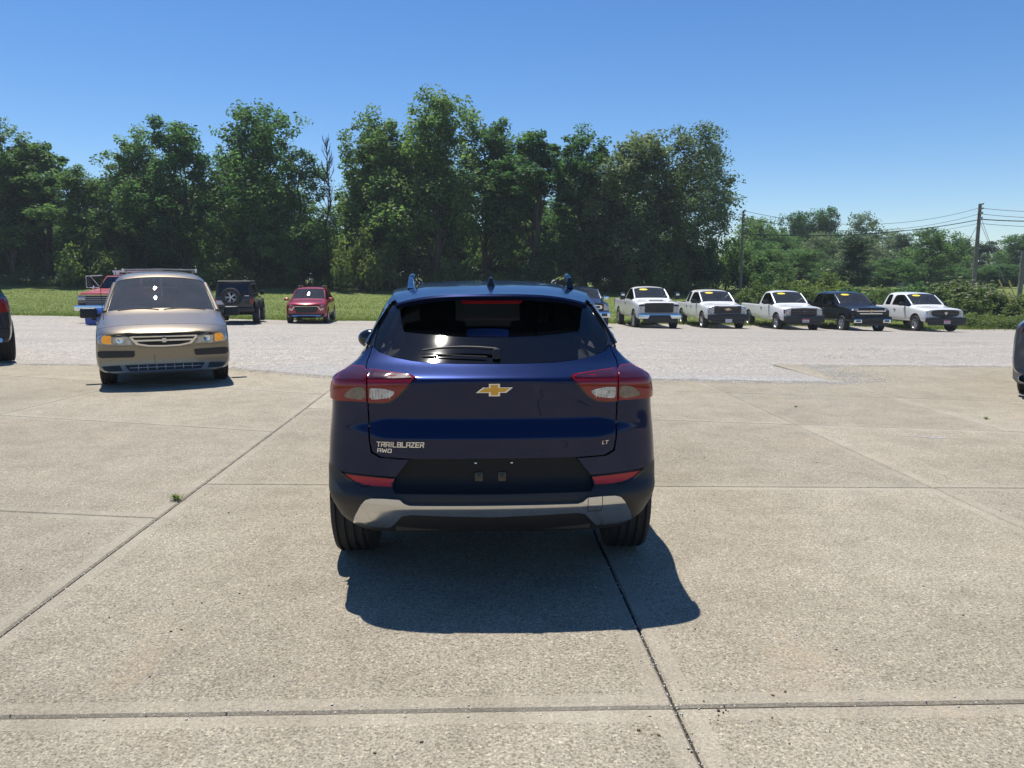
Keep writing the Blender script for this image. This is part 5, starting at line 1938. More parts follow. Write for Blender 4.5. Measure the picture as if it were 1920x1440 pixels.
class Veh:
    """a car body skinned over cross-sections, then cut into panels that are parts of their own"""

    def __init__(s, name, label, loc, rz, paint, stations, codes, arches, W, group=None, bed=None, glass='dark_glass', ws_glass=None, cat='car', liner='dark', levels=2, crease=.55, side_glass=None, door=True):
        s.t = thing(name, label, cat, loc, rz, group)
        s.paint = paint
        tags = ['body', 'bonnet', 'windscreen', 'side_window', 'rear_window', 'door', 'liner']
        s_mats = {'body': paint, 'bonnet': paint, 'windscreen': ws_glass or glass, 'side_window': side_glass or glass, 'rear_window': glass, 'door': paint, 'liner': liner}
        ti = {k: i for i, k in enumerate(tags)}
        NS, NJ = len(stations), 9
        vs, idx = [], {}
        for i, st in enumerate(stations):
            for j, (x, y, z) in enumerate(st):
                idx[i, j, 1] = len(vs)
                vs.append((x, y, z))
                if x > 1e-6:
                    idx[i, j, -1] = len(vs)
                    vs.append((-x, y, z))
                else: idx[i, j, -1] = idx[i, j, 1]
        fs, mi = [], []

        def put(f, t):
            f2 = []
            for v in f:
                if v not in f2: f2.append(v)
            if len(f2) >= 3:
                fs.append(tuple(f2))
                mi.append(ti[t])

        def tg(i, j):
            c = codes[i]
            if c == 'hood' and j >= 5: return 'bonnet'
            if c == 'ws': return 'windscreen' if j >= 6 else ('side_window' if j == 5 else ('door' if door and 2 <= j <= 4 else 'body'))
            if c == 'win': return 'side_window' if j == 5 else ('door' if door and 2 <= j <= 4 else 'body')
            if c == 'glassonly': return 'side_window' if j == 5 else 'body'
            if c == 'back': return 'rear_window' if j >= 6 else 'body'
            if c == 'backs': return 'rear_window' if j >= 6 else ('side_window' if j == 5 else 'body')
            return 'body'
        for i in range(NS - 1):
            for j in range(NJ - 1):
                t = tg(i, j)
                put((idx[i, j, 1], idx[i, j + 1, 1], idx[i + 1, j + 1, 1], idx[i + 1, j, 1]), t)
                put((idx[i, j, -1], idx[i + 1, j, -1], idx[i + 1, j + 1, -1], idx[i, j + 1, -1]), t)
        for i, rev in ((0, False), (NS - 1, True)):
            for j in range(NJ - 1):
                f = (idx[i, j, 1], idx[i, j, -1], idx[i, j + 1, -1], idx[i, j + 1, 1])
                put(f[::-1] if rev else f, 'rear_window' if (rev and codes[-1] == 'capback' and j >= 6) else 'body')
        me = bpy.data.meshes.new('cage')
        me.from_pydata(vs, [], fs)
        tm = [M[s_mats[k]].copy() for k in tags]
        for m in tm: me.materials.append(m)
        me.polygons.foreach_set('material_index', mi)
        bm = bmesh.new()
        bm.from_mesh(me)
        bmesh.ops.recalc_face_normals(bm, faces=bm.faces)
        cl = bm.edges.layers.float.new('crease_edge')
        ends = {idx[i, j, q] for i in (0, NS - 1) for j in range(NJ) for q in (1, -1)}
        for e in bm.edges:
            a, b = e.verts[0].index, e.verts[1].index
            if a in ends and b in ends: e[cl] = crease
            t = {f.material_index for f in e.link_faces}
            if len(t) > 1: e[cl] = max(e[cl], .35)
        bm.to_mesh(me)
        bm.free()
        ob = bpy.data.objects.new('cage', me)
        COL.objects.link(ob)
        sm = ob.modifiers.new('s', 'SUBSURF')
        sm.levels = sm.render_levels = levels
        cut = []

        def cutter(mb):
            o = mb.build('cutter', 'dark')
            o.data.materials.clear()
            o.data.materials.append(tm[ti['liner']])
            cut.append(o)
            b = ob.modifiers.new('b', 'BOOLEAN')
            b.operation = 'DIFFERENCE'
            b.solver = 'EXACT'
            b.object = o
            try: b.material_mode = 'TRANSFER'
            except Exception: pass
        for (ay, az, ar) in arches:
            for q in (1, -1):
                cutter(MB().lathe([(q * W * .62, .001), (q * W * .62, ar), (q * W * 1.3, ar), (q * W * 1.3, .001)], c=(0, ay, az), n=28))
        if bed:
            (by0, by1, bx, bz0, bz1) = bed
            cutter(MB().box((0, (by0 + by1) / 2, (bz0 + bz1) / 2), (2 * bx, abs(by1 - by0), bz1 - bz0)))
        dg = bpy.context.evaluated_depsgraph_get()
        ev = bpy.data.meshes.new_from_object(ob.evaluated_get(dg))
        for o in [ob] + cut: bpy.data.objects.remove(o)
        co = [v.co.copy() for v in ev.vertices]
        polys = [(tuple(p.vertices), p.material_index) for p in ev.polygons]
        nm = [m.name if m else '' for m in ev.materials]
        remap = {i: next((k for k, m in enumerate(tm) if m.name == n), 0) for i, n in enumerate(nm)}
        polys = [(f, remap.get(m, 0)) for f, m in polys]
        s.bvh = BVHTree.FromPolygons(co, [p[0] for p in polys])
        es = {}
        for f, m in polys:
            for a, b in zip(f, f[1:] + f[:1]): es.setdefault((min(a, b), max(a, b)), []).append(m)
        want = {ti['windscreen'], ti['side_window']}
        s.post = {1: [], -1: []}
        for (a, b), m in es.items():
            if set(m) == want:
                for k in (a, b): s.post[1 if co[k].x > 0 else -1].append(co[k])
        s.parts = {}
        for t, k in ti.items():
            sub = [f for f, m in polys if m == k]
            if not sub: continue
            groups = [sub]
            if t in ('side_window', 'door', 'liner'):                       # each pane and door by itself
                par = list(range(len(sub)))

                def find(a):
                    while par[a] != a:
                        par[a] = par[par[a]]
                        a = par[a]
                    return a
                own = {}
                for fi, f in enumerate(sub):
                    for v in f:
                        if v in own: par[find(fi)] = find(own[v])
                        own[v] = fi
                gd = {}
                for fi, f in enumerate(sub): gd.setdefault(find(fi), []).append(f)
                groups = list(gd.values())
            for g in groups:
                pm = s.split(t if t != 'liner' else 'wheel_well', g, co, M[s_mats[t]], gap=0 if t == 'liner' else (.006 if 'win' in t else .005), depth=0 if t == 'liner' else (.006 if 'win' in t else .02), sink=.006 if 'win' in t else 0)
                s.parts.setdefault(t, []).append(pm)
        for m in tm: bpy.data.materials.remove(m)
        bpy.data.meshes.remove(ev)

    def split(s, name, faces, co, mat, gap, depth, sink):
        mp, vs = {}, []
        fs = []
        for f in faces:
            g = []
            for v in f:
                if v not in mp:
                    mp[v] = len(vs)
                    vs.append(co[v].copy())
                g.append(mp[v])
            fs.append(tuple(g))
        me = bpy.data.meshes.new(name)
        me.from_pydata(vs, [], fs)
        me.materials.append(mat)
        bm = bmesh.new()
        bm.from_mesh(me)
        bm.normal_update()
        if gap or depth:
            be = [e for e in bm.edges if e.is_boundary]
            bv = {v for e in be for v in e.verts}
            norm = {v: v.normal.copy() for v in bv}
            mv = {}
            for v in bv:
                d = Vector()
                for e in v.link_edges:
                    if e.is_boundary:
                        f = e.link_faces[0]
                        t = (e.verts[1].co - e.verts[0].co)
                        q = f.normal.cross(t)
                        if q.length > 0:
                            q.normalize()
                            if q.dot(f.calc_center_median() - e.verts[0].co) < 0: q = -q
                            d += q
                if d.length > 0: mv[v] = d.normalized() * gap
            for v, d in mv.items(): v.co += d
            if sink:
                nn = {v: v.normal.copy() for v in bm.verts}
                for v in bm.verts: v.co -= nn[v] * sink
            if depth and be:
                r = bmesh.ops.extrude_edge_only(bm, edges=be)
                nv = [g for g in r['geom'] if isinstance(g, bmesh.types.BMVert)]
                kd = {}
                for v in nv:
                    src = None
                    for e in v.link_edges:
                        o = e.other_vert(v)
                        if o in norm: src = o
                    if src: v.co -= norm[src] * depth
        for f in bm.faces: f.smooth = True
        bm.to_mesh(me)
        bm.free()
        me.set_sharp_from_angle(angle=R_(38))
        return link(name, me, s.t)

    # surfaces to drape details over
    def fS(s, x, z, off, fall=0.0):
        h = s.bvh.ray_cast(Vector((x, 12, z)), Vector((0, -1, 0)))[0]
        return Vector((x, (h.y if h else fall) + off, z))

    def rS(s, x, z, off, fall=0.0):
        h = s.bvh.ray_cast(Vector((x, -12, z)), Vector((0, 1, 0)))[0]
        return Vector((x, (h.y if h else fall) - off, z))

    def sS(s, side):
        def f(y, z, off):
            h = s.bvh.ray_cast(Vector((side * 5, y, z)), Vector((-side, 0, 0)))[0]
            return Vector(((h.x if h else side * .9) + side * off, y, z))
        return f

    def front(s, name, poly, mat, off=.01, depth=.03, both=False, res=.05, parent=None, S=None):
        S = S or s.fS
        out = []
        for q in ((1, -1) if both else (1,)):
            pl = [(q * x, z) for x, z in poly]
            out.append(panel(name, pl, S, mat, parent or s.t, res=res, depth=depth, off=off))
        return out

    def side(s, name, poly, mat, off=.008, depth=.02, sides=(1, -1), res=.06):
        return [panel(name, poly, s.sS(q), mat, s.t, res=res, depth=depth, off=off) for q in sides]

    def wheels(s, ys, x, r, w, mat='alloy', style='alloy', spokes=6, rim_k=.62, tread=False):
        for y in ys:
            for q in (1, -1):
                wheel(s.t, q * x, y, r, r, w, q, mat, spokes, style, rim_k, tread)

    def pillars(s, p0, p1, r, mat=None, name='window_pillar'):
        for q in (1, -1):
            pts = []
            for c in sorted(s.post[q], key=lambda c: c.z):
                pts.append(c)
            if len(pts) < 2: continue
            zm_ = (pts[0].z + pts[-1].z) / 2
            zl, zh = pts[0].z, pts[-1].z
            av = lambda lo, hi: sum((c for c in pts if lo <= c.z <= hi), Vector()) / max(1, sum(1 for c in pts if lo <= c.z <= hi))
            mid_ = min(pts, key=lambda c: abs(c.z - zm_))
            a_, b_ = pts[0], av(zh - .03, zh)
            pts = [(a_ * (1 - k / 6) ** 2 + (mid_ * 2 - (a_ + b_) / 2) * 2 * (k / 6) * (1 - k / 6) + b_ * (k / 6) ** 2) for k in range(7)]
            MB().tube(pts, r, 8).build(name, mat or s.paint, s.t)

    def mirrors(s, x, y, z, size, mat='plastic', arm=.1):
        for q in (1, -1):
            m = MB().box((q * x, y, z), size, top=(.94, .9)).build('door_mirror', mat, s.t, bevel=min(size) * .25, seg=3)
            MB().tube([(q * (x - size[0] * .4), y, z - size[2] * .2), (q * (x - size[0] * .5 - arm), y - .03, z - size[2] * .25)], .028, 6).build('mirror_arm', mat, m)


def ground_at(x, y): return Vector((x, y, G_h(x, y)))


def place(px_, D_): return at_px(px_, D_), D_


# ---------------------------------------------------------------- pickups
def pickup(name, label, px_, D_, paint, cab='reg', L=5.85, H=1.92, hood=1.17, W=1.0, nose=None, wheel_mat='steel_wheel', wheel_style='steel', bumper='plastic', hd=False, rz=R_(3)):
    x, y = place(px_, D_)
    F = L / 2
    fa, ra = F - .98, F - .98 - (L * .625)
    yc_ = F - 1.55                        # base of the windscreen
    yt = yc_ - .72                        # its top
    cl = {'reg': 1.02, 'quad': 1.78, 'crew': 2.05}[cab]
    ce = yt - cl                          # back of the cab
    belt, rail = hood + .045, hood + .03
    x5, x6 = W * .945, W * .735
    z6, z8 = H - .085, H - .01
    st, cd = [], []

    def S_(c, *a, **k):
        st.append(sec(*a, **k))
        cd.append(c)
    S_('n', F - .03, W * .90, .50, .72, hood - .22, W * .86, hood - .13, W * .70, hood - .07, hood - .05, bow=.10)
    S_('n', F - .10, W * .965, .47, .72, hood - .16, W * .91, hood - .08, W * .74, hood - .03, hood - .005, bow=.10)
    S_('hood', F - .55, W * .985, .45, .74, hood - .11, W * .93, hood - .035, W * .74, hood + .01, hood + .03, bow=.06)
    S_('hood', yc_ + .35, W * .99, .45, .76, hood - .085, W * .94, hood - .01, W * .76, hood + .03, hood + .055, bow=.03)
    S_('ws', yc_, W * .99, .45, .78, belt - .10, x5, belt, W * .82, belt + .045, belt + .065)
    S_('win', yt, W * .99, .45, .78, belt - .10, x5, belt, x6, z6 - .015, z8 - .02)
    if cab == 'reg':
        S_('pil', ce + .16, W * .99, .45, .78, belt - .10, x5, belt, x6, z6, z8)
    else:
        m_ = yt - cl * (.50 if cab == 'crew' else .56)
        S_('pil', m_, W * .99, .45, .78, belt - .10, x5, belt, x6, z6 + .005, z8 + .01)
        S_('win', m_ - .09, W * .99, .45, .78, belt - .10, x5, belt, x6, z6 + .005, z8 + .01)
        S_('pil', ce + .16, W * .99, .45, .78, belt - .10, x5, belt, x6, z6, z8)
    S_('back', ce + .04, W * .985, .45, .78, belt - .10, x5 * .995, belt, x6 * .99, z6 - .03, z8 - .04)
    S_('n', ce - .06, W * .97, .47, .78, rail - .12, W * .93, rail - .02, W * .90, rail, rail + .004)
    S_('n', ce - .16, W * .975, .47, .78, rail - .10, W * .95, rail - .01, W * .92, rail, rail + .004)
    S_('n', -F + .18, W * .975, .47, .78, rail - .10, W * .95, rail - .01, W * .92, rail, rail + .004)
    S_('n', -F + .06, W * .96, .50, .78, rail - .10, W * .93, rail - .01, W * .90, rail, rail + .004)
    wr = .42 if hd else .395
    v = Veh(name, label, ground_at(x, y + F), PI + rz, paint, st, cd, [(fa, wr + .02, wr + .085), (ra, wr + .02, wr + .085)], W, 'pickups parked along the lawn', bed=(ce - .12, -F + .14, W * .86, .85, 2.0), cat='pickup truck', crease=.7, ws_glass='truck_glass')
    v.dim = dict(F=F, fa=fa, ra=ra, yc=yc_, yt=yt, ce=ce, belt=belt, hood=hood, W=W, H=H, x6=x6, z6=z6, rail=rail)
    v.wheels((fa, ra), W - .135, wr, .26, wheel_mat, wheel_style)
    v.pillars((W * .83, yc_ - .02, belt + .045), (x6 + .01, yt + .01, z6 - .01), .034)
    # seats and wheel behind the glass
    MB().box((0, (yt + ce) / 2 + .25, belt - .12), (W * 1.5, .9, .30)).build('seat', 'interior', v.t)
    for q in (-.4, .4): MB().box((q, yt - .40, belt + .20), (.30, .12, .34), top=(.8, .8)).build('head_rest', 'grey_interior', v.t, bevel=.03)
    MB().box((0, yc_ - .25, belt - .02), (W * 1.5, .30, .10)).build('dashboard', 'interior', v.t)
    # seams and handles on the flank
    for k in ([ce + .38] if cab == 'reg' else [ce + .42, ce + .42 + cl * (.50 if cab == 'crew' else .44)]):
        for q in (1, -1):
            p = v.sS(q)(k, belt - .17, .012)
            MB().box(p, (.03, .15, .04)).build('door_handle', 'plastic' if paint != 'black_paint' else 'chrome', v.t, bevel=.008)
    # yellow price strip at the top of the windscreen
    pw0 = Vector((-.42, yt + .09, z6 - .075))
    def wsS(a, b, off):
        h = v.bvh.ray_cast(Vector((a, 12, b)), Vector((0, -1, 0)))[0]
        return Vector((a, (h.y if h else yt) + off, b + off * .6))
    v.front('price_strip', [(.30 + .20 * math.cos(t), z6 - .088 + .042 * math.sin(t)) for t in np.linspace(0, 2 * PI, 15)[:-1]], 'yellow', off=.006, depth=.004, res=.04, S=wsS)
    # rear lamp edges, bed lip
    MB().box((0, -F + .02, .62), (W * 1.8, .10, .20)).build('rear_bumper', 'chrome' if bumper == 'chrome' else 'plastic', v.t, bevel=.03)
    for q in (1, -1):
        MB().box((q * W * .90, -F + .06, rail - .24), (.14, .06, .40)).build('tail_lamp', 'red_lens', v.t, bevel=.02)
    return v


def plate(v, x, z, y, red=True):
    p = MB().box((x, y, z), (.32, .015, .17)).build('licence_plate', 'plate_white', v.t, bevel=.004)
    if red: MB().box((x, y + .010, z + .055), (.30, .006, .045)).box((x, y + .010, z - .03), (.24, .006, .03)).build('plate_print', 'plate_red', p)


def bowtie(v, x, z, w, mat='gold', rim='chrome', y=.02):
    pts = [(x + a * w, z + b * w * .42) for a, b in bow_o]
    e = v.front('badge', pts, rim, off=.045 + y, depth=.02, res=.06)[0]
    v.front('badge_face', [(x + a * w * .96, z + b * w * .40) for a, b in bow_i], mat, off=.050 + y, depth=.01, res=.06, parent=e)


# 1: white heavy-duty regular cab with a bonnet scoop and towing mirrors
v = pickup('pickup_truck', 'white single cab pickup with a bonnet scoop, tall towing mirrors and chrome bumper', 1232, 35.0, 'white_paint', 'reg', L=5.95, H=1.98, hood=1.28, W=1.02, hd=True, wheel_mat='alloy', wheel_style='alloy')
d = v.dim
v.front('grille', rrect(0, 1.00, 1.30, .44, .05), 'plastic', off=.03, depth=.06)
for k in range(4): v.front('grille_bar', rrect(0, .86 + .095 * k, 1.26, .022, .01), 'gloss_black', off=.05, depth=.03)
v.front('headlamp', [(.66, .80), (.86, .82), (.90, 1.06), (.68, 1.08)], 'headlamp', off=.025, depth=.05, both=True)
v.front('lamp_brow', [(.62, 1.08), (.92, 1.06), (.93, 1.13), (.62, 1.14)], 'plastic', off=.03, depth=.04, both=True)
MB().box((0, d['F'] - .02, .62), (1.96, .22, .24), top=(.98, .9)).build('front_bumper', 'chrome', v.t, bevel=.05, seg=3)
MB().box((0, d['F'] + .06, .57), (1.16, .12, .22), top=(.8, 1)).build('bumper_insert', 'plastic', v.t, bevel=.03)
MB().box((0, d['F'] - .01, .42), (1.5, .16, .18)).build('air_dam', 'plastic', v.t, bevel=.03)
MB().box((0, d['yc'] + .62, d['hood'] + .055), (.95, .42, .05), top=(.9, .7)).build('hood_scoop', 'white_paint', v.t, bevel=.02)
MB().box((0, d['yc'] + .835, d['hood'] + .045), (.66, .03, .04)).build('scoop_mouth', 'plastic', v.t, bevel=.01)
v.mirrors(1.32, d['yc'] - .42, 1.50, (.22, .12, .34), 'plastic', .12)
for q in (1, -1): MB().box((q * 1.32, d['yc'] - .35, 1.57), (.16, .02, .10)).build('mirror_cap', 'chrome', v.t, bevel=.01)

# 2: white double cab with a black face and gold badge
v = pickup('pickup_truck', 'white four door pickup with an all black front and a gold badge', 1362, 36.2, 'white_paint', 'quad', L=5.85, H=1.88, hood=1.16)
d = v.dim
v.front('grille', rrect(0, .95, 1.28, .36, .03), 'plastic', off=.03, depth=.06)
for k in range(3): v.front('grille_bar', rrect(0, .84 + .11 * k, 1.24, .03, .01), 'gloss_black', off=.05, depth=.03)
v.front('headlamp', rrect(.79, .96, .28, .32, .03), 'headlamp', off=.02, depth=.05, both=True)
MB().box((0, d['F'] - .03, .60), (1.94, .24, .30), top=(.98, .9)).build('front_bumper', 'plastic', v.t, bevel=.06, seg=3)
MB().box((0, d['F'] - .03, .40), (1.6, .16, .16)).build('air_dam', 'plastic', v.t, bevel=.03)
bowtie(v, 0, .97, .17, y=.01)
plate(v, 0, .44, d['F'] + .09, False)
v.mirrors(1.08, d['yc'] - .45, 1.30, (.24, .14, .20), 'plastic', .06)

# 3: white single cab with dark bumper and registration tag
v = pickup('pickup_truck', 'white single cab pickup with black grille, dark bumper and a low registration tag', 1506, 36.0, 'white_paint', 'reg', L=5.95, H=1.92, hood=1.16)
d = v.dim
v.front('grille', rrect(0, .94, 1.22, .38, .05), 'plastic', off=.03, depth=.06)
for k in range(3): v.front('grille_bar', rrect(0, .83 + .11 * k, 1.16, .045, .02), 'gloss_black', off=.05, depth=.03)
v.front('badge', [(.12 * math.cos(t), .95 + .05 * math.sin(t)) for t in np.linspace(0, 2 * PI, 17)[:-1]], 'slate_paint', off=.07, depth=.02, res=.05)
v.front('headlamp', [(.64, .78), (.88, .80), (.90, 1.04), (.64, 1.10)], 'headlamp', off=.02, depth=.05, both=True)
v.front('turn_lens', [(.88, .82), (.93, .84), (.93, 1.02), (.90, 1.04)], 'red_lens', off=.022, depth=.05, both=True)
MB().box((0, d['F'] - .03, .60), (1.92, .24, .32), top=(.98, .92)).build('front_bumper', 'plastic', v.t, bevel=.06, seg=3)
MB().box((0, d['F'] - .03, .40), (1.6, .16, .14)).build('air_dam', 'plastic', v.t, bevel=.03)
plate(v, -.02, .53, d['F'] + .115)
v.mirrors(1.10, d['yc'] - .45, 1.33, (.26, .14, .20), 'plastic', .06)

# 4: black crew cab
v = pickup('pickup_truck', 'black crew cab pickup with chrome grille bars and silver fog lamp surrounds', 1633, 36.0, 'black_paint', 'crew', L=5.9, H=1.92, hood=1.20, wheel_mat='alloy', wheel_style='alloy')
d = v.dim
v.front('grille', rrect(0, .94, 1.42, .34, .03), 'plastic', off=.03, depth=.06)
v.front('grille_bar', rrect(0, 1.02, 1.40, .05, .02), 'chrome', off=.055, depth=.03)
v.front('grille_bar', rrect(0, .90, 1.10, .045, .02), 'chrome', off=.055, depth=.03)
bowtie(v, 0, 1.02, .15, y=.02)
v.front('headlamp', [(.66, 1.04), (.92, 1.06), (.92, 1.13), (.62, 1.13)], 'headlamp', off=.03, depth=.05, both=True)
MB().box((0, d['F'] - .03, .62), (1.94, .24, .30), top=(.98, .92)).build('front_bumper', 'black_paint', v.t, bevel=.06, seg=3)
MB().box((0, d['F'] - .04, .42), (1.6, .16, .16)).build('air_dam', 'plastic', v.t, bevel=.03)
for q in (1, -1):
    f_ = MB().box((q * .70, d['F'] + .085, .56), (.40, .03, .16), top=(.9, 1)).build('fog_surround', 'chrome', v.t, bevel=.012)
    MB().box((q * .68, d['F'] + .102, .56), (.22, .02, .08)).build('fog_lamp', 'gloss_black', f_, bevel=.01)
v.mirrors(1.10, d['yc'] - .45, 1.32, (.24, .14, .20), 'black_paint', .06)

# 5: white quad cab with rounded black grille
v = pickup('pickup_truck', 'white four door pickup with a rounded black grille, the last one in the row', 1774, 36.8, 'white_paint', 'quad', L=5.85, H=1.90, hood=1.15)
d = v.dim
gp = chaikin([(-.56, .74), (.56, .74), (.70, .90), (.66, 1.07), (-.66, 1.07), (-.70, .90)], 2)
v.front('grille', gp, 'plastic', off=.04, depth=.06)
v.front('grille_bar', rrect(0, .91, 1.20, .05, .02), 'gloss_black', off=.06, depth=.03)
v.front('grille_bar', rrect(0, .91, .05, .30, .02), 'gloss_black', off=.062, depth=.03)
v.front('badge', [(-.06, .98), (.06, .98), (.085, .94), (.055, .90), (.03, .85), (-.03, .85), (-.055, .90), (-.085, .94)], 'alloy', off=.085, depth=.02, res=.05)
v.front('headlamp', [(.70, .84), (.90, .88), (.92, 1.02), (.66, 1.05)], 'headlamp', off=.02, depth=.05, both=True)
MB().box((0, d['F'] - .03, .60), (1.94, .24, .26), top=(.98, .92)).build('front_bumper', 'plastic', v.t, bevel=.06, seg=3)
MB().box((0, d['F'] - .03, .43), (1.7, .18, .16)).build('air_dam', 'plastic', v.t, bevel=.03)
plate(v, .02, .52, d['F'] + .115)
v.mirrors(1.10, d['yc'] - .45, 1.31, (.26, .14, .18), 'plastic', .06)

# 6: dark pickup half hidden by the blue car
v = pickup('pickup_truck', 'dark slate blue pickup with chrome bumper, half hidden behind the blue car', 1099, 34.6, 'slate_paint', 'crew', L=5.9, H=1.90, hood=1.20, wheel_mat='alloy', wheel_style='alloy')
d = v.dim
v.front('grille', rrect(0, .95, 1.30, .40, .06), 'plastic', off=.03, depth=.06)
ro = chaikin([(-.62, .98), (-.56, .88), (.56, .88), (.62, .98), (.56, 1.08), (-.56, 1.08)], 1)
v.front('grille_bar', ro, 'chrome', off=.05, depth=.03)
v.front('grille_bar', rrect(0, .98, 1.02, .11, .05), 'gloss_black', off=.062, depth=.03)
v.front('headlamp', rrect(.80, .98, .24, .30, .05), 'headlamp', off=.02, depth=.05, both=True)
MB().box((0, d['F'] - .02, .64), (1.94, .24, .30), top=(.98, .9)).build('front_bumper', 'chrome', v.t, bevel=.06, seg=3)
for q in (1, -1): MB().box((q * .68, d['F'] + .10, .64), (.26, .03, .14)).build('fog_lamp', 'gloss_black', v.t, bevel=.02)
MB().box((0, d['F'] - .03, .43), (1.7, .16, .16)).build('air_dam', 'plastic', v.t, bevel=.03)
v.mirrors(1.10, d['yc'] - .45, 1.36, (.26, .14, .16), 'chrome', .06)

# ---------------------------------------------------------------- gold minivan
D_ = 11.05
vx, vy = place(301, D_)
hd_ = math.atan2(-vx, -vy)            # nose towards the viewer
rzv = -hd_ if False else math.atan2(vx, -vy)
st, cd = [], []


def S_(c, *a, **k):
    st.append(sec(*a, **k))
    cd.append(c)


S_('n', 2.33, .86, .24, .42, .60, .835, .755, .66, .80, .812, bow=.20)
S_('n', 2.28, .905, .20, .44, .66, .885, .79, .70, .838, .855, bow=.20)
S_('hood', 2.08, .915, .20, .48, .74, .895, .85, .74, .895, .925, bow=.18)
S_('hood', 1.72, .918, .20, .52, .84, .90, .93, .77, .975, 1.01, bow=.14)
S_('ws', 1.36, .915, .21, .55, .90, .89, .99, .845, 1.05, 1.105, bow=.14)
S_('win', .58, .915, .21, .57, .93, .88, 1.03, .665, 1.575, 1.655, bow=.08)
S_('win', .34, .915, .21, .57, .93, .88, 1.03, .655, 1.62, 1.705, bow=.02)
S_('pil', -.30, .915, .21, .57, .93, .88, 1.03, .655, 1.645, 1.725)
S_('win', -.40, .915, .21, .57, .93, .88, 1.03, .655, 1.645, 1.725)
S_('pil', -1.22, .915, .21, .57, .93, .88, 1.03, .655, 1.64, 1.72)
S_('glassonly', -1.32, .915, .21, .57, .93, .88, 1.03, .655, 1.64, 1.72)
S_('pil', -1.98, .905, .22, .57, .93, .87, 1.03, .65, 1.62, 1.70)
S_('back', -2.10, .90, .22, .57, .93, .86, 1.03, .64, 1.58, 1.67)
S_('n', -2.34, .86, .28, .57, .88, .82, .98, .60, 1.03, 1.06)
van = Veh('minivan', 'champagne gold minivan facing us with lit amber corner lamps', Vector((vx, vy, G_h(vx, vy))), 0, 'gold_paint', st, cd, [(1.40, .335, .385), (-1.45, .335, .385)], .915, ws_glass='green_glass', side_glass='truck_glass', crease=.5)
# nose at the front edge: shift so that the bumper stands D_ from the viewer, turned to face us
fwd = Vector((-vx, -vy, 0)).normalized()
van.t.rotation_euler.z = math.atan2(-fwd.x, fwd.y)
van.t.location = Vector((vx, vy, 0)) - fwd * 2.33
van.t.location.z = G_h(vx, vy)
van.wheels((1.40, -1.45), .79, .335, .215, 'alloy', 'alloy', 7, .60, True)
van.pillars((.815, 1.335, 1.055), (.672, .59, 1.585), .032)
# chrome-framed grille
gr_o = [(-.475, .772), (.475, .772), (.425, .70), (.37, .635), (.22, .606), (0, .598), (-.22, .606), (-.37, .635), (-.425, .70)]
gr_i = [(-.425, .746), (.425, .746), (.385, .70), (.335, .652), (.20, .626), (0, .619), (-.20, .626), (-.335, .652), (-.385, .70)]
g1 = van.front('grille_frame', gr_o, 'chrome', off=.022, depth=.05, res=.03)[0]
g2 = van.front('grille', gr_i, 'plastic', off=.026, depth=.02, res=.03)[0]
g3 = van.front('grille_bar', [(-.40, .706), (.40, .706), (.388, .682), (-.388, .682)], 'chrome', off=.036, depth=.03, res=.03)[0]
for z_ in (.664, .645, .726): van.front('grille_slat', rrect(0, z_, .52 if z_ < .7 else .62, .008, .003), 'dark', off=.032, depth=.01, res=.04)
pts = [(a * .082, .695 + b * .082 * .44) for a, b in bow_o]
e_ = van.front('badge', pts, 'chrome', off=.050, depth=.02, res=.03)[0]
van.front('badge_face', [(a * .080, .695 + b * .080 * .44) for a, b in bow_i], 'silver', off=.053, depth=.006, res=.03, parent=e_)
hl = van.front('headlamp', [(.435, .690), (.42, .640), (.64, .635), (.675, .645), (.665, .785), (.62, .79), (.53, .785), (.485, .765)], 'headlamp', off=.014, depth=.04, both=True, res=.03)
for q, h in zip((1, -1), hl):
    MB().lathe([(0, .001), (.0, .045), (.012, .05), (.012, .04), (.004, .001)], n=16).build('lamp_bowl', 'chrome', h, loc=van.fS(q * .585, .712, .010)).rotation_euler = (0, 0, R_(90))
cl_ = van.front('corner_lamp', [(.685, .645), (.82, .655), (.865, .685), (.865, .755), (.82, .785), (.68, .785)], 'clear_lens', off=.012, depth=.05, both=True, res=.03)
for q, h in zip((1, -1), cl_): van.front('amber_lens', [(q * x, z) for x, z in [(.692, .655), (.775, .66), (.81, .68), (.81, .755), (.775, .777), (.69, .775)]], 'amber', off=.016, depth=.01, res=.03, parent=h)
# bumper: black rub strips, lower grille, seam
van.front('rub_strip', [(.40, .485), (.42, .455), (.83, .46), (.875, .48), (.875, .55), (.83, .56), (.40, .545)], 'plastic', off=.018, depth=.04, both=True, res=.04)
van.front('lower_grille', [(-.54, .345), (-.48, .262), (.48, .262), (.54, .345)], 'plastic', off=.006, depth=.02, res=.04)
for k in range(7): van.front('grille_slat', rrect(-.36 + k * .12, .304, .008, .07, .003), 'grey_metal', off=.010, depth=.008, res=.05)
van.front('grille_slat', rrect(0, .304, .96, .007, .003), 'grey_metal', off=.010, depth=.008, res=.05)
van.front('fog_slot', [(.60, .345), (.83, .338), (.80, .285), (.74, .265), (.57, .265)], 'plastic', off=.006, depth=.02, both=True, res=.04)
van.front('bumper_seam', rrect(.14, .42, .005, .13, .002), 'dark', off=.004, depth=.004, res=.05)
van.front('bumper_lip', [(-.78, .612), (-.36, .590), (-.28, .575), (0, .567), (.28, .575), (.36, .590), (.78, .612), (.78, .624), (.36, .604), (.28, .590), (0, .582), (-.28, .590), (-.36, .604), (-.78, .624)], 'gold_paint', off=.014, depth=.03, res=.03)
van.mirrors(1.035, 1.00, 1.06, (.24, .14, .155), 'plastic', .05)
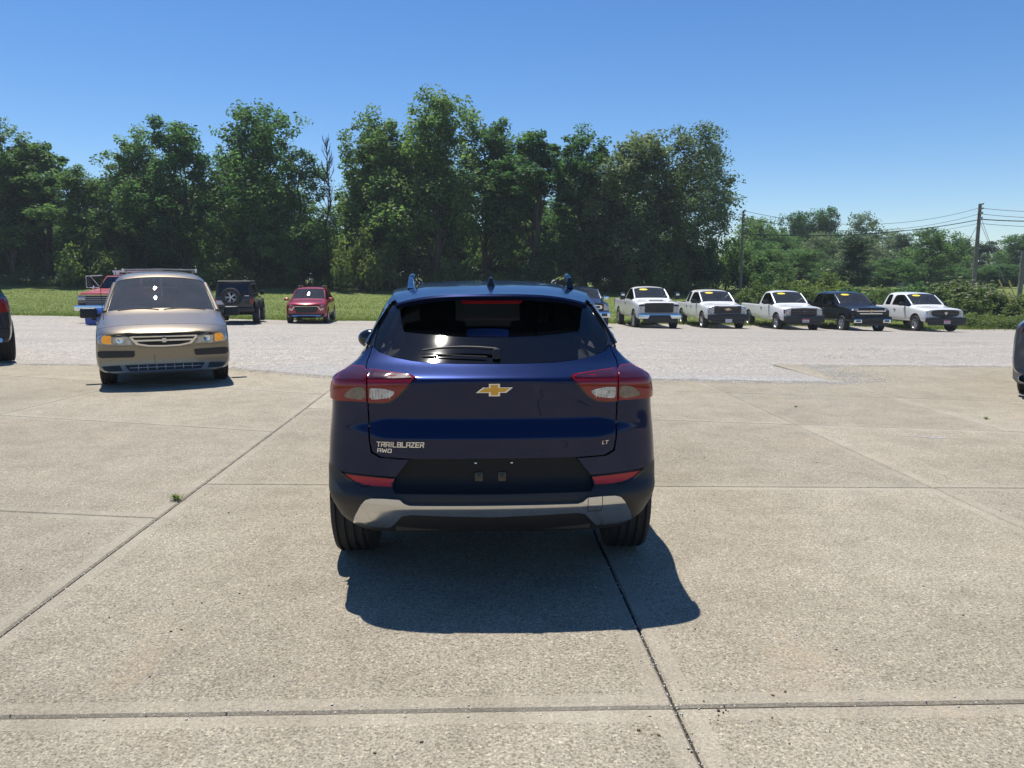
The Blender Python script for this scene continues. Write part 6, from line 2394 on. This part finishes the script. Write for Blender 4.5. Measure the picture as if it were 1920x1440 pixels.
for q in (1, -1):
    rr_ = MB().tube([(q * .56, .02, 1.68), (q * .565, -.02, 1.735), (q * .57, -.2, 1.738), (q * .57, -1.6, 1.735), (q * .565, -1.75, 1.66)], [.016, .020, .015, .015, .016], 8).build('roof_rail', 'grey_metal', van.t)
for y_ in (-.45, -1.2): MB().tube([(-.57, y_, 1.735), (0, y_, 1.745), (.57, y_, 1.735)], .014, 6).build('roof_bar', 'grey_metal', van.t)
MB().tube([(.80, 1.62, .98), (.81, 1.60, 1.30), (.815, 1.58, 1.52)], .004, 5).build('aerial', 'plastic', van.t)
wsf = lambda a, b, off: van.fS(a, b, off)
for x0, x1 in ((-.62, -.02), (.05, .62)):
    MB().tube([van.fS(lerp(x0, x1, t), 1.115 + .02 * math.sin(PI * t) - .02 * abs(lerp(x0, x1, t)), .012) for t in np.linspace(0, 1, 7)], .008, 5).build('wiper', 'plastic', van.t)
# inside: pale dash with a hood over the dials, seats, wheel
MB().box((0, 1.00, .98), (1.50, .46, .20), top=(.96, .75)).build('dashboard', 'dash_light', van.t, bevel=.05, seg=3)
MB().ball((.38, 1.00, 1.085), (.30, .20, .085), 16, 8).build('dial_hood', 'dash_light', van.t)
st_ = MB().lathe([(-.014, .18), (0, .194), (.014, .18), (0, .166)], n=24).build('steering_wheel', 'grey_interior', van.t)
st_.matrix_local = Matrix.Translation((.38, .74, 1.08)) @ Matrix.Rotation(R_(-25), 4, 'X') @ Matrix.Rotation(R_(90), 4, 'Z')
for x_ in (-.40, .40):
    sx = MB().box((x_, .10, .98), (.52, .16, .66), rx=R_(12), top=(.84, .9)).build('front_seat', 'grey_interior', van.t, bevel=.05)
    MB().box((x_, .04, 1.40), (.28, .12, .20), rx=R_(8), top=(.85, .9)).build('head_rest', 'grey_interior', sx, bevel=.04)
MB().box((0, -.95, .95), (1.3, .16, .6)).build('rear_seat', 'interior', van.t, bevel=.05)
MB().box((0, -.6, .42), (1.5, 3.0, .16)).build('floor_tray', 'interior', van.t)
MB().box((.16, .62, 1.505), (.20, .04, .065)).build('rear_view_mirror', 'interior', van.t, bevel=.015)

# ---------------------------------------------------------------- red SUV
x, y = place(560, 34.3)
st, cd = [], []
S_('n', 2.16, .80, .28, .50, .72, .77, .80, .58, .85, .87, bow=.24)
S_('n', 2.08, .88, .26, .52, .78, .83, .86, .62, .92, .94, bow=.24)
S_('hood', 1.85, .90, .26, .56, .86, .85, .93, .64, .98, 1.0, bow=.16)
S_('hood', 1.45, .905, .26, .58, .92, .86, .985, .68, 1.03, 1.05, bow=.10)
S_('ws', 1.12, .905, .26, .60, .96, .86, 1.02, .77, 1.06, 1.09, bow=.08)
S_('win', .42, .905, .26, .60, .98, .86, 1.04, .655, 1.55, 1.60, bow=.05)
S_('win', .10, .905, .26, .60, .98, .86, 1.04, .65, 1.585, 1.645)
S_('pil', -.30, .905, .26, .60, .98, .86, 1.04, .65, 1.59, 1.65)
S_('win', -.38, .905, .26, .60, .98, .86, 1.04, .65, 1.59, 1.65)
S_('pil', -1.20, .905, .26, .60, .98, .85, 1.05, .64, 1.58, 1.635)
S_('back', -1.75, .90, .28, .60, .98, .84, 1.06, .56, 1.48, 1.54)
S_('n', -2.15, .85, .34, .60, .95, .80, 1.05, .60, 1.09, 1.10)
v = Veh('red_suv', 'red compact SUV facing us at the edge of the lawn, right of the black car', ground_at(x, y + 2.1), PI + R_(7), 'red_paint', st, cd, [(1.32, .36, .41), (-1.32, .36, .41)], .905, ws_glass='truck_glass', crease=.5)
v.wheels((1.32, -1.32), .80, .345, .225, 'alloy', 'alloy', 5)
v.pillars((.775, 1.10, 1.065), (.625, .36, 1.525), .032)
v.front('grille', [(-.46, .78), (.46, .78), (.52, .70), (.44, .50), (-.44, .50), (-.52, .70)], 'plastic', off=.02, depth=.05)
v.front('grille_bar', [(-.62, .835), (.62, .835), (.50, .775), (-.50, .775)], 'chrome', off=.03, depth=.03)
v.front('grille_strip', [(.50, .775), (.53, .78), (.66, .60), (.63, .59)], 'chrome', off=.03, depth=.03, both=True)
v.front('headlamp', [(.60, .845), (.80, .86), (.80, .82), (.62, .80)], 'headlamp', off=.016, depth=.03, both=True)
v.front('fog_lamp', rrect(.70, .66, .12, .10, .04), 'clear_lens', off=.012, depth=.03, both=True)
v.front('skid_strip', [(-.66, .40), (.66, .40), (.60, .33), (.40, .33), (.36, .365), (-.36, .365), (-.40, .33), (-.60, .33)], 'silver', off=.03, depth=.05)
v.front('lower_cladding', [(-.80, .46), (.80, .46), (.76, .29), (-.76, .29)], 'plastic', off=.012, depth=.04)
pts = [(a * .10, .80 + b * .10 * .42) for a, b in bow_o]
v.front('badge', pts, 'gold', off=.06, depth=.02, res=.04)
v.mirrors(1.0, .95, 1.08, (.20, .12, .13), 'red_paint', .04)
v.side('sill_cladding', [(-.90, .27), (.90, .27), (.90, .44), (-.90, .44)], 'plastic')
for q in (1, -1): MB().tube([(q * .54, .15, 1.62), (q * .55, .05, 1.69), (q * .55, -1.1, 1.69), (q * .54, -1.25, 1.60)], .018, 8).build('roof_rail', 'silver', v.t)
MB().box((0, .55, .95), (1.4, .3, .16)).box((0, -.9, .9), (1.2, .2, .5)).build('cabin_fittings', 'interior', v.t, bevel=.03)

# ---------------------------------------------------------------- dark blue SUV cut off by the left edge (from behind)
def suv_rear(name, label, loc, rz, paint):
    global st, cd
    st, cd = [], []
    S_('n', 4.3, .80, .30, .52, .74, .77, .82, .58, .88, .90, bow=.2)
    S_('n', 4.2, .88, .28, .54, .80, .84, .88, .62, .94, .97, bow=.2)
    S_('hood', 3.8, .92, .28, .58, .92, .88, .98, .66, 1.04, 1.07, bow=.1)
    S_('ws', 3.05, .93, .28, .60, 1.0, .88, 1.07, .79, 1.12, 1.15, bow=.05)
    S_('win', 2.3, .93, .28, .60, 1.0, .88, 1.08, .66, 1.60, 1.66)
    S_('pil', 1.75, .93, .28, .60, 1.0, .88, 1.08, .65, 1.63, 1.70)
    S_('win', 1.67, .93, .28, .60, 1.0, .88, 1.08, .65, 1.63, 1.70)
    S_('pil', .95, .93, .28, .60, 1.0, .88, 1.09, .65, 1.62, 1.69)
    S_('glassonly', .85, .93, .28, .60, 1.0, .88, 1.09, .645, 1.61, 1.685)
    S_('backs', .45, .925, .28, .60, 1.0, .87, 1.10, .63, 1.58, 1.655)
    S_('n', .12, .90, .30, .60, 1.02, .86, 1.09, .70, 1.12, 1.13, bow=-.06)
    S_('n', .02, .86, .34, .60, .98, .82, 1.05, .62, 1.08, 1.09, bow=-.10)
    v = Veh(name, label, loc, rz, paint, st, cd, [(3.3, .37, .42), (.72, .37, .42)], .93, crease=.5, glass='dark_glass')
    v.wheels((3.3, .72), .82, .37, .24, 'alloy', 'alloy', 5, tread=True)
    return v


x, y = -10.13, 13.72
rzl = math.atan2(-(x), y) 
v = suv_rear('dark_suv', 'dark blue car cut off by the left edge, showing its red tail lamp', Vector((x, y, G_h(x, y))), rzl, 'navy_paint')
v.t.scale = (1.14, 1.14, 1.14)
v.front('tail_lamp', [(.66, .84), (.875, .86), (.872, 1.03), (.82, 1.08), (.70, 1.06)], 'red_lens', off=.02, depth=.06, both=True, S=lambda a, b, o: v.rS(a, b, o))
v.front('rear_bumper', [(-.84, .36), (.84, .36), (.86, .58), (-.86, .58)], 'plastic', off=.02, depth=.05, S=lambda a, b, o: v.rS(a, b, o))
v.front('bumper_strip', rrect(0, .40, 1.5, .07, .03), 'chrome', off=.035, depth=.03, S=lambda a, b, o: v.rS(a, b, o))
v.front('licence_plate', rrect(0, .78, .32, .17, .01), 'plate_white', off=.01, depth=.01, S=lambda a, b, o: v.rS(a, b, o))

# ---------------------------------------------------------------- grey car cut off by the right edge (from behind)
x, y = 7.27, 9.45
rzr = math.atan2(-x, y)
st, cd = [], []
S_('n', 4.5, .80, .26, .48, .66, .77, .72, .58, .76, .78, bow=.2)
S_('n', 4.4, .90, .24, .50, .72, .84, .78, .62, .82, .85, bow=.2)
S_('hood', 3.9, .94, .24, .54, .82, .88, .88, .66, .93, .96, bow=.1)
S_('ws', 3.1, .95, .24, .56, .88, .88, .95, .79, .99, 1.02, bow=.05)
S_('win', 2.35, .95, .24, .56, .90, .88, .97, .64, 1.36, 1.42)
S_('pil', 1.8, .95, .24, .56, .90, .88, .98, .64, 1.38, 1.44)
S_('win', 1.72, .95, .24, .56, .92, .88, 1.0, .64, 1.38, 1.44)
S_('backs', 1.1, .95, .24, .56, .94, .88, 1.02, .62, 1.33, 1.40)
S_('n', .35, .945, .26, .58, .95, .88, 1.02, .74, 1.05, 1.06)
S_('n', .12, .94, .28, .58, .93, .89, 1.0, .70, 1.03, 1.04, bow=-.10)
S_('n', .02, .90, .30, .56, .90, .86, .96, .62, .99, 1.0, bow=-.14)
v = Veh('grey_car', 'dark grey car cut off by the right edge, showing twin exhaust tips', Vector((x, y, G_h(x, y))), rzr, 'grey_paint', st, cd, [(3.3, .36, .41), (.95, .36, .41)], .95, crease=.5)
v.wheels((3.3, .95), .76, .35, .25, 'alloy', 'alloy', 5, tread=True)
rS = lambda a, b, o: v.rS(a, b, o)
def rS2(a, b, o):
    u = min(1, abs(a) / .93)
    return Vector((a, -.02 + .34 * u ** 4 + .10 * u * u + (.05 if b < .30 else 0) - o, b))


v.front('rear_bumper', densify([(-.92, .24), (-.86, .19), (.86, .19), (.92, .24), (.93, .60), (.90, .66), (-.90, .66), (-.93, .60)], .08), 'grey_paint', off=.02, depth=.20, S=rS2)
v.front('bumper_band', densify([(-.93, .44), (.93, .44), (.93, .53), (-.93, .53)], .08), 'plastic', off=.035, depth=.06, S=rS2)
v.front('diffuser', [(-.60, .19), (.60, .19), (.55, .32), (-.55, .32)], 'plastic', off=.03, depth=.06, S=rS2)
v.front('tail_lamp', [(.44, .90), (.88, .885), (.90, .95), (.86, .965), (.44, .97)], 'dark_red_lens', off=.014, depth=.04, both=True, S=rS)
v.front('trunk_lip', [(-.86, .975), (.86, .975), (.84, 1.005), (-.84, 1.005)], 'gloss_black', off=.035, depth=.05, S=rS)
for q in (1, -1):
    for dx in (.0, .125):
        MB().lathe([(-.10, .052), (.05, .052), (.055, .046), (.04, .042), (-.10, .042)], n=22).build('exhaust_tip', 'chrome', v.t, loc=rS2(q * (.79 - dx), .27, .05)).rotation_euler = (0, 0, R_(-90))

# ---------------------------------------------------------------- black off-road car, seen from behind
x, y = place(437, 32.6)
jp = thing('off_road_car', 'black boxy off road car with a spare wheel on its back door', 'car', ground_at(x, y), R_(13))
HWJ = .78
z0 = .62
MB().box((0, 2.0, .86), (1.50, 3.9, .50), top=(1, 1)).build('body', 'jeep_paint', jp, bevel=.04, seg=3)
MB().box((0, 1.25, 1.06), (1.52, 2.35, .30)).build('door_panel', 'jeep_paint', jp, bevel=.03)
MB().box((0, 3.35, 1.10), (1.36, 1.30, .22), top=(.92, .98)).build('bonnet', 'jeep_paint', jp, bevel=.04, seg=3)
top = MB().box((0, 1.30, 1.50), (1.52, 2.50, .60), top=(.86, .90)).build('soft_top', 'soft_top', jp, bevel=.07, seg=3)
MB().box((0, 1.30, 1.815), (1.34, 2.30, .05), top=(.94, .94)).build('roof', 'soft_top', jp, bevel=.02)
for q in (1, -1):
    for (yy, wd) in ((.62, .80), (1.55, .85)):
        MB().box((q * .712, yy + .1, 1.49), (.03, wd * .9, .34), ry=-q * R_(10)).build('side_window', 'dark_glass', jp)
MB().box((0, .085, 1.50), (1.14, .02, .36), rx=R_(-12)).build('rear_window', 'dark_glass', jp)
MB().box((0, 2.62, 1.46), (1.36, .03, .50), rx=R_(22)).build('windscreen', 'dark_glass', jp)
MB().box((0, -.06, .62), (1.62, .20, .17)).build('rear_bumper', 'plastic', jp, bevel=.03)
MB().box((0, 4.10, .60), (1.62, .24, .18)).build('front_bumper', 'plastic', jp, bevel=.03)
for q in (1, -1):
    MB().box((q * .70, .02, .98), (.14, .08, .22)).build('tail_lamp', 'red_lens', jp, bevel=.02)
    for yy in (.80, 3.22):
        fl = MB()
        pts = arc(yy, .50, .50, 10, 170, 10)
        fl.tube([(q * .86, a, b) for a, b in pts], .055, 6)
        fl.build('fender_flare', 'plastic', jp)
        pts = arc(yy, .46, .47, 0, 180, 10)
        fl = MB()
        vs_, fs_ = [], []
        for a, b in pts: vs_ += [(q * .62, a, b), (q * .90, a, b)]
        for i in range(len(pts) - 1): fs_.append((2 * i, 2 * i + 1, 2 * i + 3, 2 * i + 2))
        fl.add(vs_, fs_).build('wheel_well', 'dark', jp)
        wheel(jp, q * .80, yy, .41, .41, .28, q, 'alloy', 5, 'alloy', .55, False)
    mm = MB().box((q * .93, 2.45, 1.30), (.18, .10, .20)).build('door_mirror', 'plastic', jp, bevel=.03)
    MB().box((q * .84, 1.15, 1.02), (.03, .14, .03)).build('door_handle', 'plastic', jp)
    MB().ball((q * .60, 4.02, 1.02), (.10, .06, .10), 12, 8).build('headlamp', 'headlamp', jp)
sp_ = wheel(jp, -.10, -.18, 1.14, .39, .25, -1, 'alloy', 5, 'alloy', .56, False)
sp_.rotation_euler = (0, 0, R_(90))
MB().box((.52, -.02, 1.20), (.20, .03, .03)).build('tailgate_latch', 'chrome', jp, bevel=.008)
MB().box((-.56, -.03, .92), (.32, .02, .17)).build('licence_plate', 'plate_white', jp)
MB().box((0, 2.0, .52), (1.1, 3.6, .12)).tube([(-.7, .80, .41), (.7, .80, .41)], .05, 8).tube([(-.7, 3.22, .41), (.7, 3.22, .41)], .05, 8).build('chassis', 'dark', jp)

# ---------------------------------------------------------------- old red work truck behind the minivan
x, y = place(188, 32.2)
tk_z = .90
tk = thing('work_truck', 'old faded red work truck with a white rack, partly hidden by the minivan', 'truck', ground_at(x, y), PI)
tk.scale = (1, 1, tk_z)
# nose at y = 0, the rest behind (negative y)
MB().prism([(0, .62), (-1.55, .62), (-1.55, 1.56), (-.12, 1.36), (0, 1.30)], lambda a, b, d: Vector((d, a, b)), -1.02, 1.02).build('fender_body', 'faded_red', tk, bevel=.05, seg=3)
MB().prism([(.02, 1.30), (-1.50, 1.50), (-1.50, 1.58), (-.05, 1.40)], lambda a, b, d: Vector((d, a, b)), -.90, .90).build('bonnet', 'faded_red', tk, bevel=.04, seg=3)
gb = MB().box((0, .02, 1.02), (1.92, .06, .50)).build('grille', 'plastic', tk, bevel=.02)
for k in range(5): MB().box((0, .06, .84 + k * .085), (1.26, .03, .025)).build('grille_bar', 'grey_metal', gb)
MB().box((0, .05, 1.285), (1.96, .05, .04)).build('grille_trim', 'chrome', tk)
for q in (1, -1):
    hb = MB().box((q * .80, .06, 1.14), (.34, .05, .20)).build('headlamp_bezel', 'grey_metal', tk, bevel=.015)
    for dx in (-.075, .075):
        MB().lathe([(-.02, .001), (-.02, .07), (.012, .074), (.020, .05), (.024, .001)], n=16).build('headlamp', 'clear_lens', hb, loc=(q * .80 + dx, .085, 1.15)).rotation_euler = (0, 0, R_(90))
    MB().box((q * .80, .06, .97), (.34, .04, .07)).build('turn_lens', 'smoke_lens', tk, bevel=.01)
MB().box((0, .10, .70), (2.16, .20, .26), top=(1, .9)).build('front_bumper', 'chrome', tk, bevel=.04, seg=3)
MB().box((0, -2.25, 1.12), (1.92, 1.50, .92)).build('cab', 'faded_red', tk, bevel=.05, seg=3)
MB().prism([(-1.50, 1.56), (-3.0, 1.56), (-2.95, 2.16), (-2.05, 2.18)], lambda a, b, d: Vector((d * (1 - .12 * (b - 1.56) / .6), a, b)), -.93, .93).build('cab_top', 'faded_red', tk, bevel=.05, seg=3)
MB().prism([(-1.50, 1.60), (-2.02, 2.12), (-2.05, 2.12), (-1.54, 1.58)], lambda a, b, d: Vector((d * (1 - .13 * (b - 1.56) / .6), a + .035, b + .02)), -.84, .84).build('windscreen', 'dark_glass', tk)
for q in (1, -1):
    MB().box((q * .905, -2.30, 1.82), (.02, .80, .42), ry=-q * R_(10)).build('side_window', 'dark_glass', tk)
    fr_ = MB().tube([(q * .95, -1.75, 1.60), (q * 1.48, -1.62, 1.62), (q * 1.48, -1.62, 2.16), (q * .88, -1.85, 2.20)], .020, 6).tube([(q * 1.30, -1.66, 2.16), (q * .98, -1.72, 1.66)], .014, 6).build('mirror_frame', 'white_metal', tk)
    MB().box((q * 1.36, -1.64, 1.92), (.18, .06, .40)).build('mirror', 'plastic', fr_, bevel=.02)
    MB().ball((q * 1.02, -1.35, 1.62), (.07, .07, .07), 10, 6).build('fender_mirror', 'chrome', tk)
for k in range(5): MB().box((-.5 + k * .25, -2.15, 2.20), (.09, .07, .05)).build('cab_lamp', 'amber' if False else 'smoke_lens', tk, bevel=.01)
rk = MB()
for q in (-1.05, 1.05): rk.box((q, -3.25, 1.70), (.07, .07, 1.36))
rk.box((0, -3.25, 2.41), (2.24, .09, .10))
rk.box((0, -3.25, 2.24), (2.16, .05, .04))
rk.build('rack_frame', 'white_metal', tk)
MB().box((0, -3.28, 2.02), (2.04, .03, .80)).build('rack_mesh', 'mesh_brown', tk)
MB().box((0, -5.2, 1.05), (2.2, 3.9, .16)).box((0, -5.2, 1.35), (2.24, 3.8, .46)).build('flat_bed', 'mesh_brown', tk, bevel=.02)
MB().box((0, -3.4, .62), (.9, 6.4, .22)).build('chassis', 'dark', tk)
for yy in (-.95, -5.4):
    for q in (1, -1): wheel(tk, q * .86, yy, .42, .42, .26, q, 'white_metal', 6, 'steel', .60, False)
MB().box((.35, -2.15, 2.28), (.12, .10, .12)).build('beacon', 'white_metal', tk, bevel=.02)

# blue plastic box with a dark opening, standing at the red truck's front wheel
bx, by = at_px(168, 30.6), 30.6
bb_ = thing('plastic_box', 'bright blue plastic box with a gabled top and dark square opening beside the red truck', 'box', ground_at(bx, by))
MB().prism([(-.30, 0), (.30, 0), (.33, .50), (.18, .66), (-.18, .66), (-.33, .50)], lambda a, b, d: Vector((a, d, b)), 0, .62).build('shell', 'blue_plastic', bb_, bevel=.03, seg=3)
MB().box((.06, -.012, .30), (.17, .03, .22)).build('opening', 'dark', bb_, bevel=.01)
MB().box((.20, -.012, .08), (.10, .02, .07)).build('paper_tag', 'plate_white', bb_)
MB().tube([(-.33, .2, .52), (-.2, -.02, .60), (0, -.03, .68), (.2, -.02, .60), (.33, .2, .52)], .02, 6).build('carry_handle', 'blue_plastic', bb_)
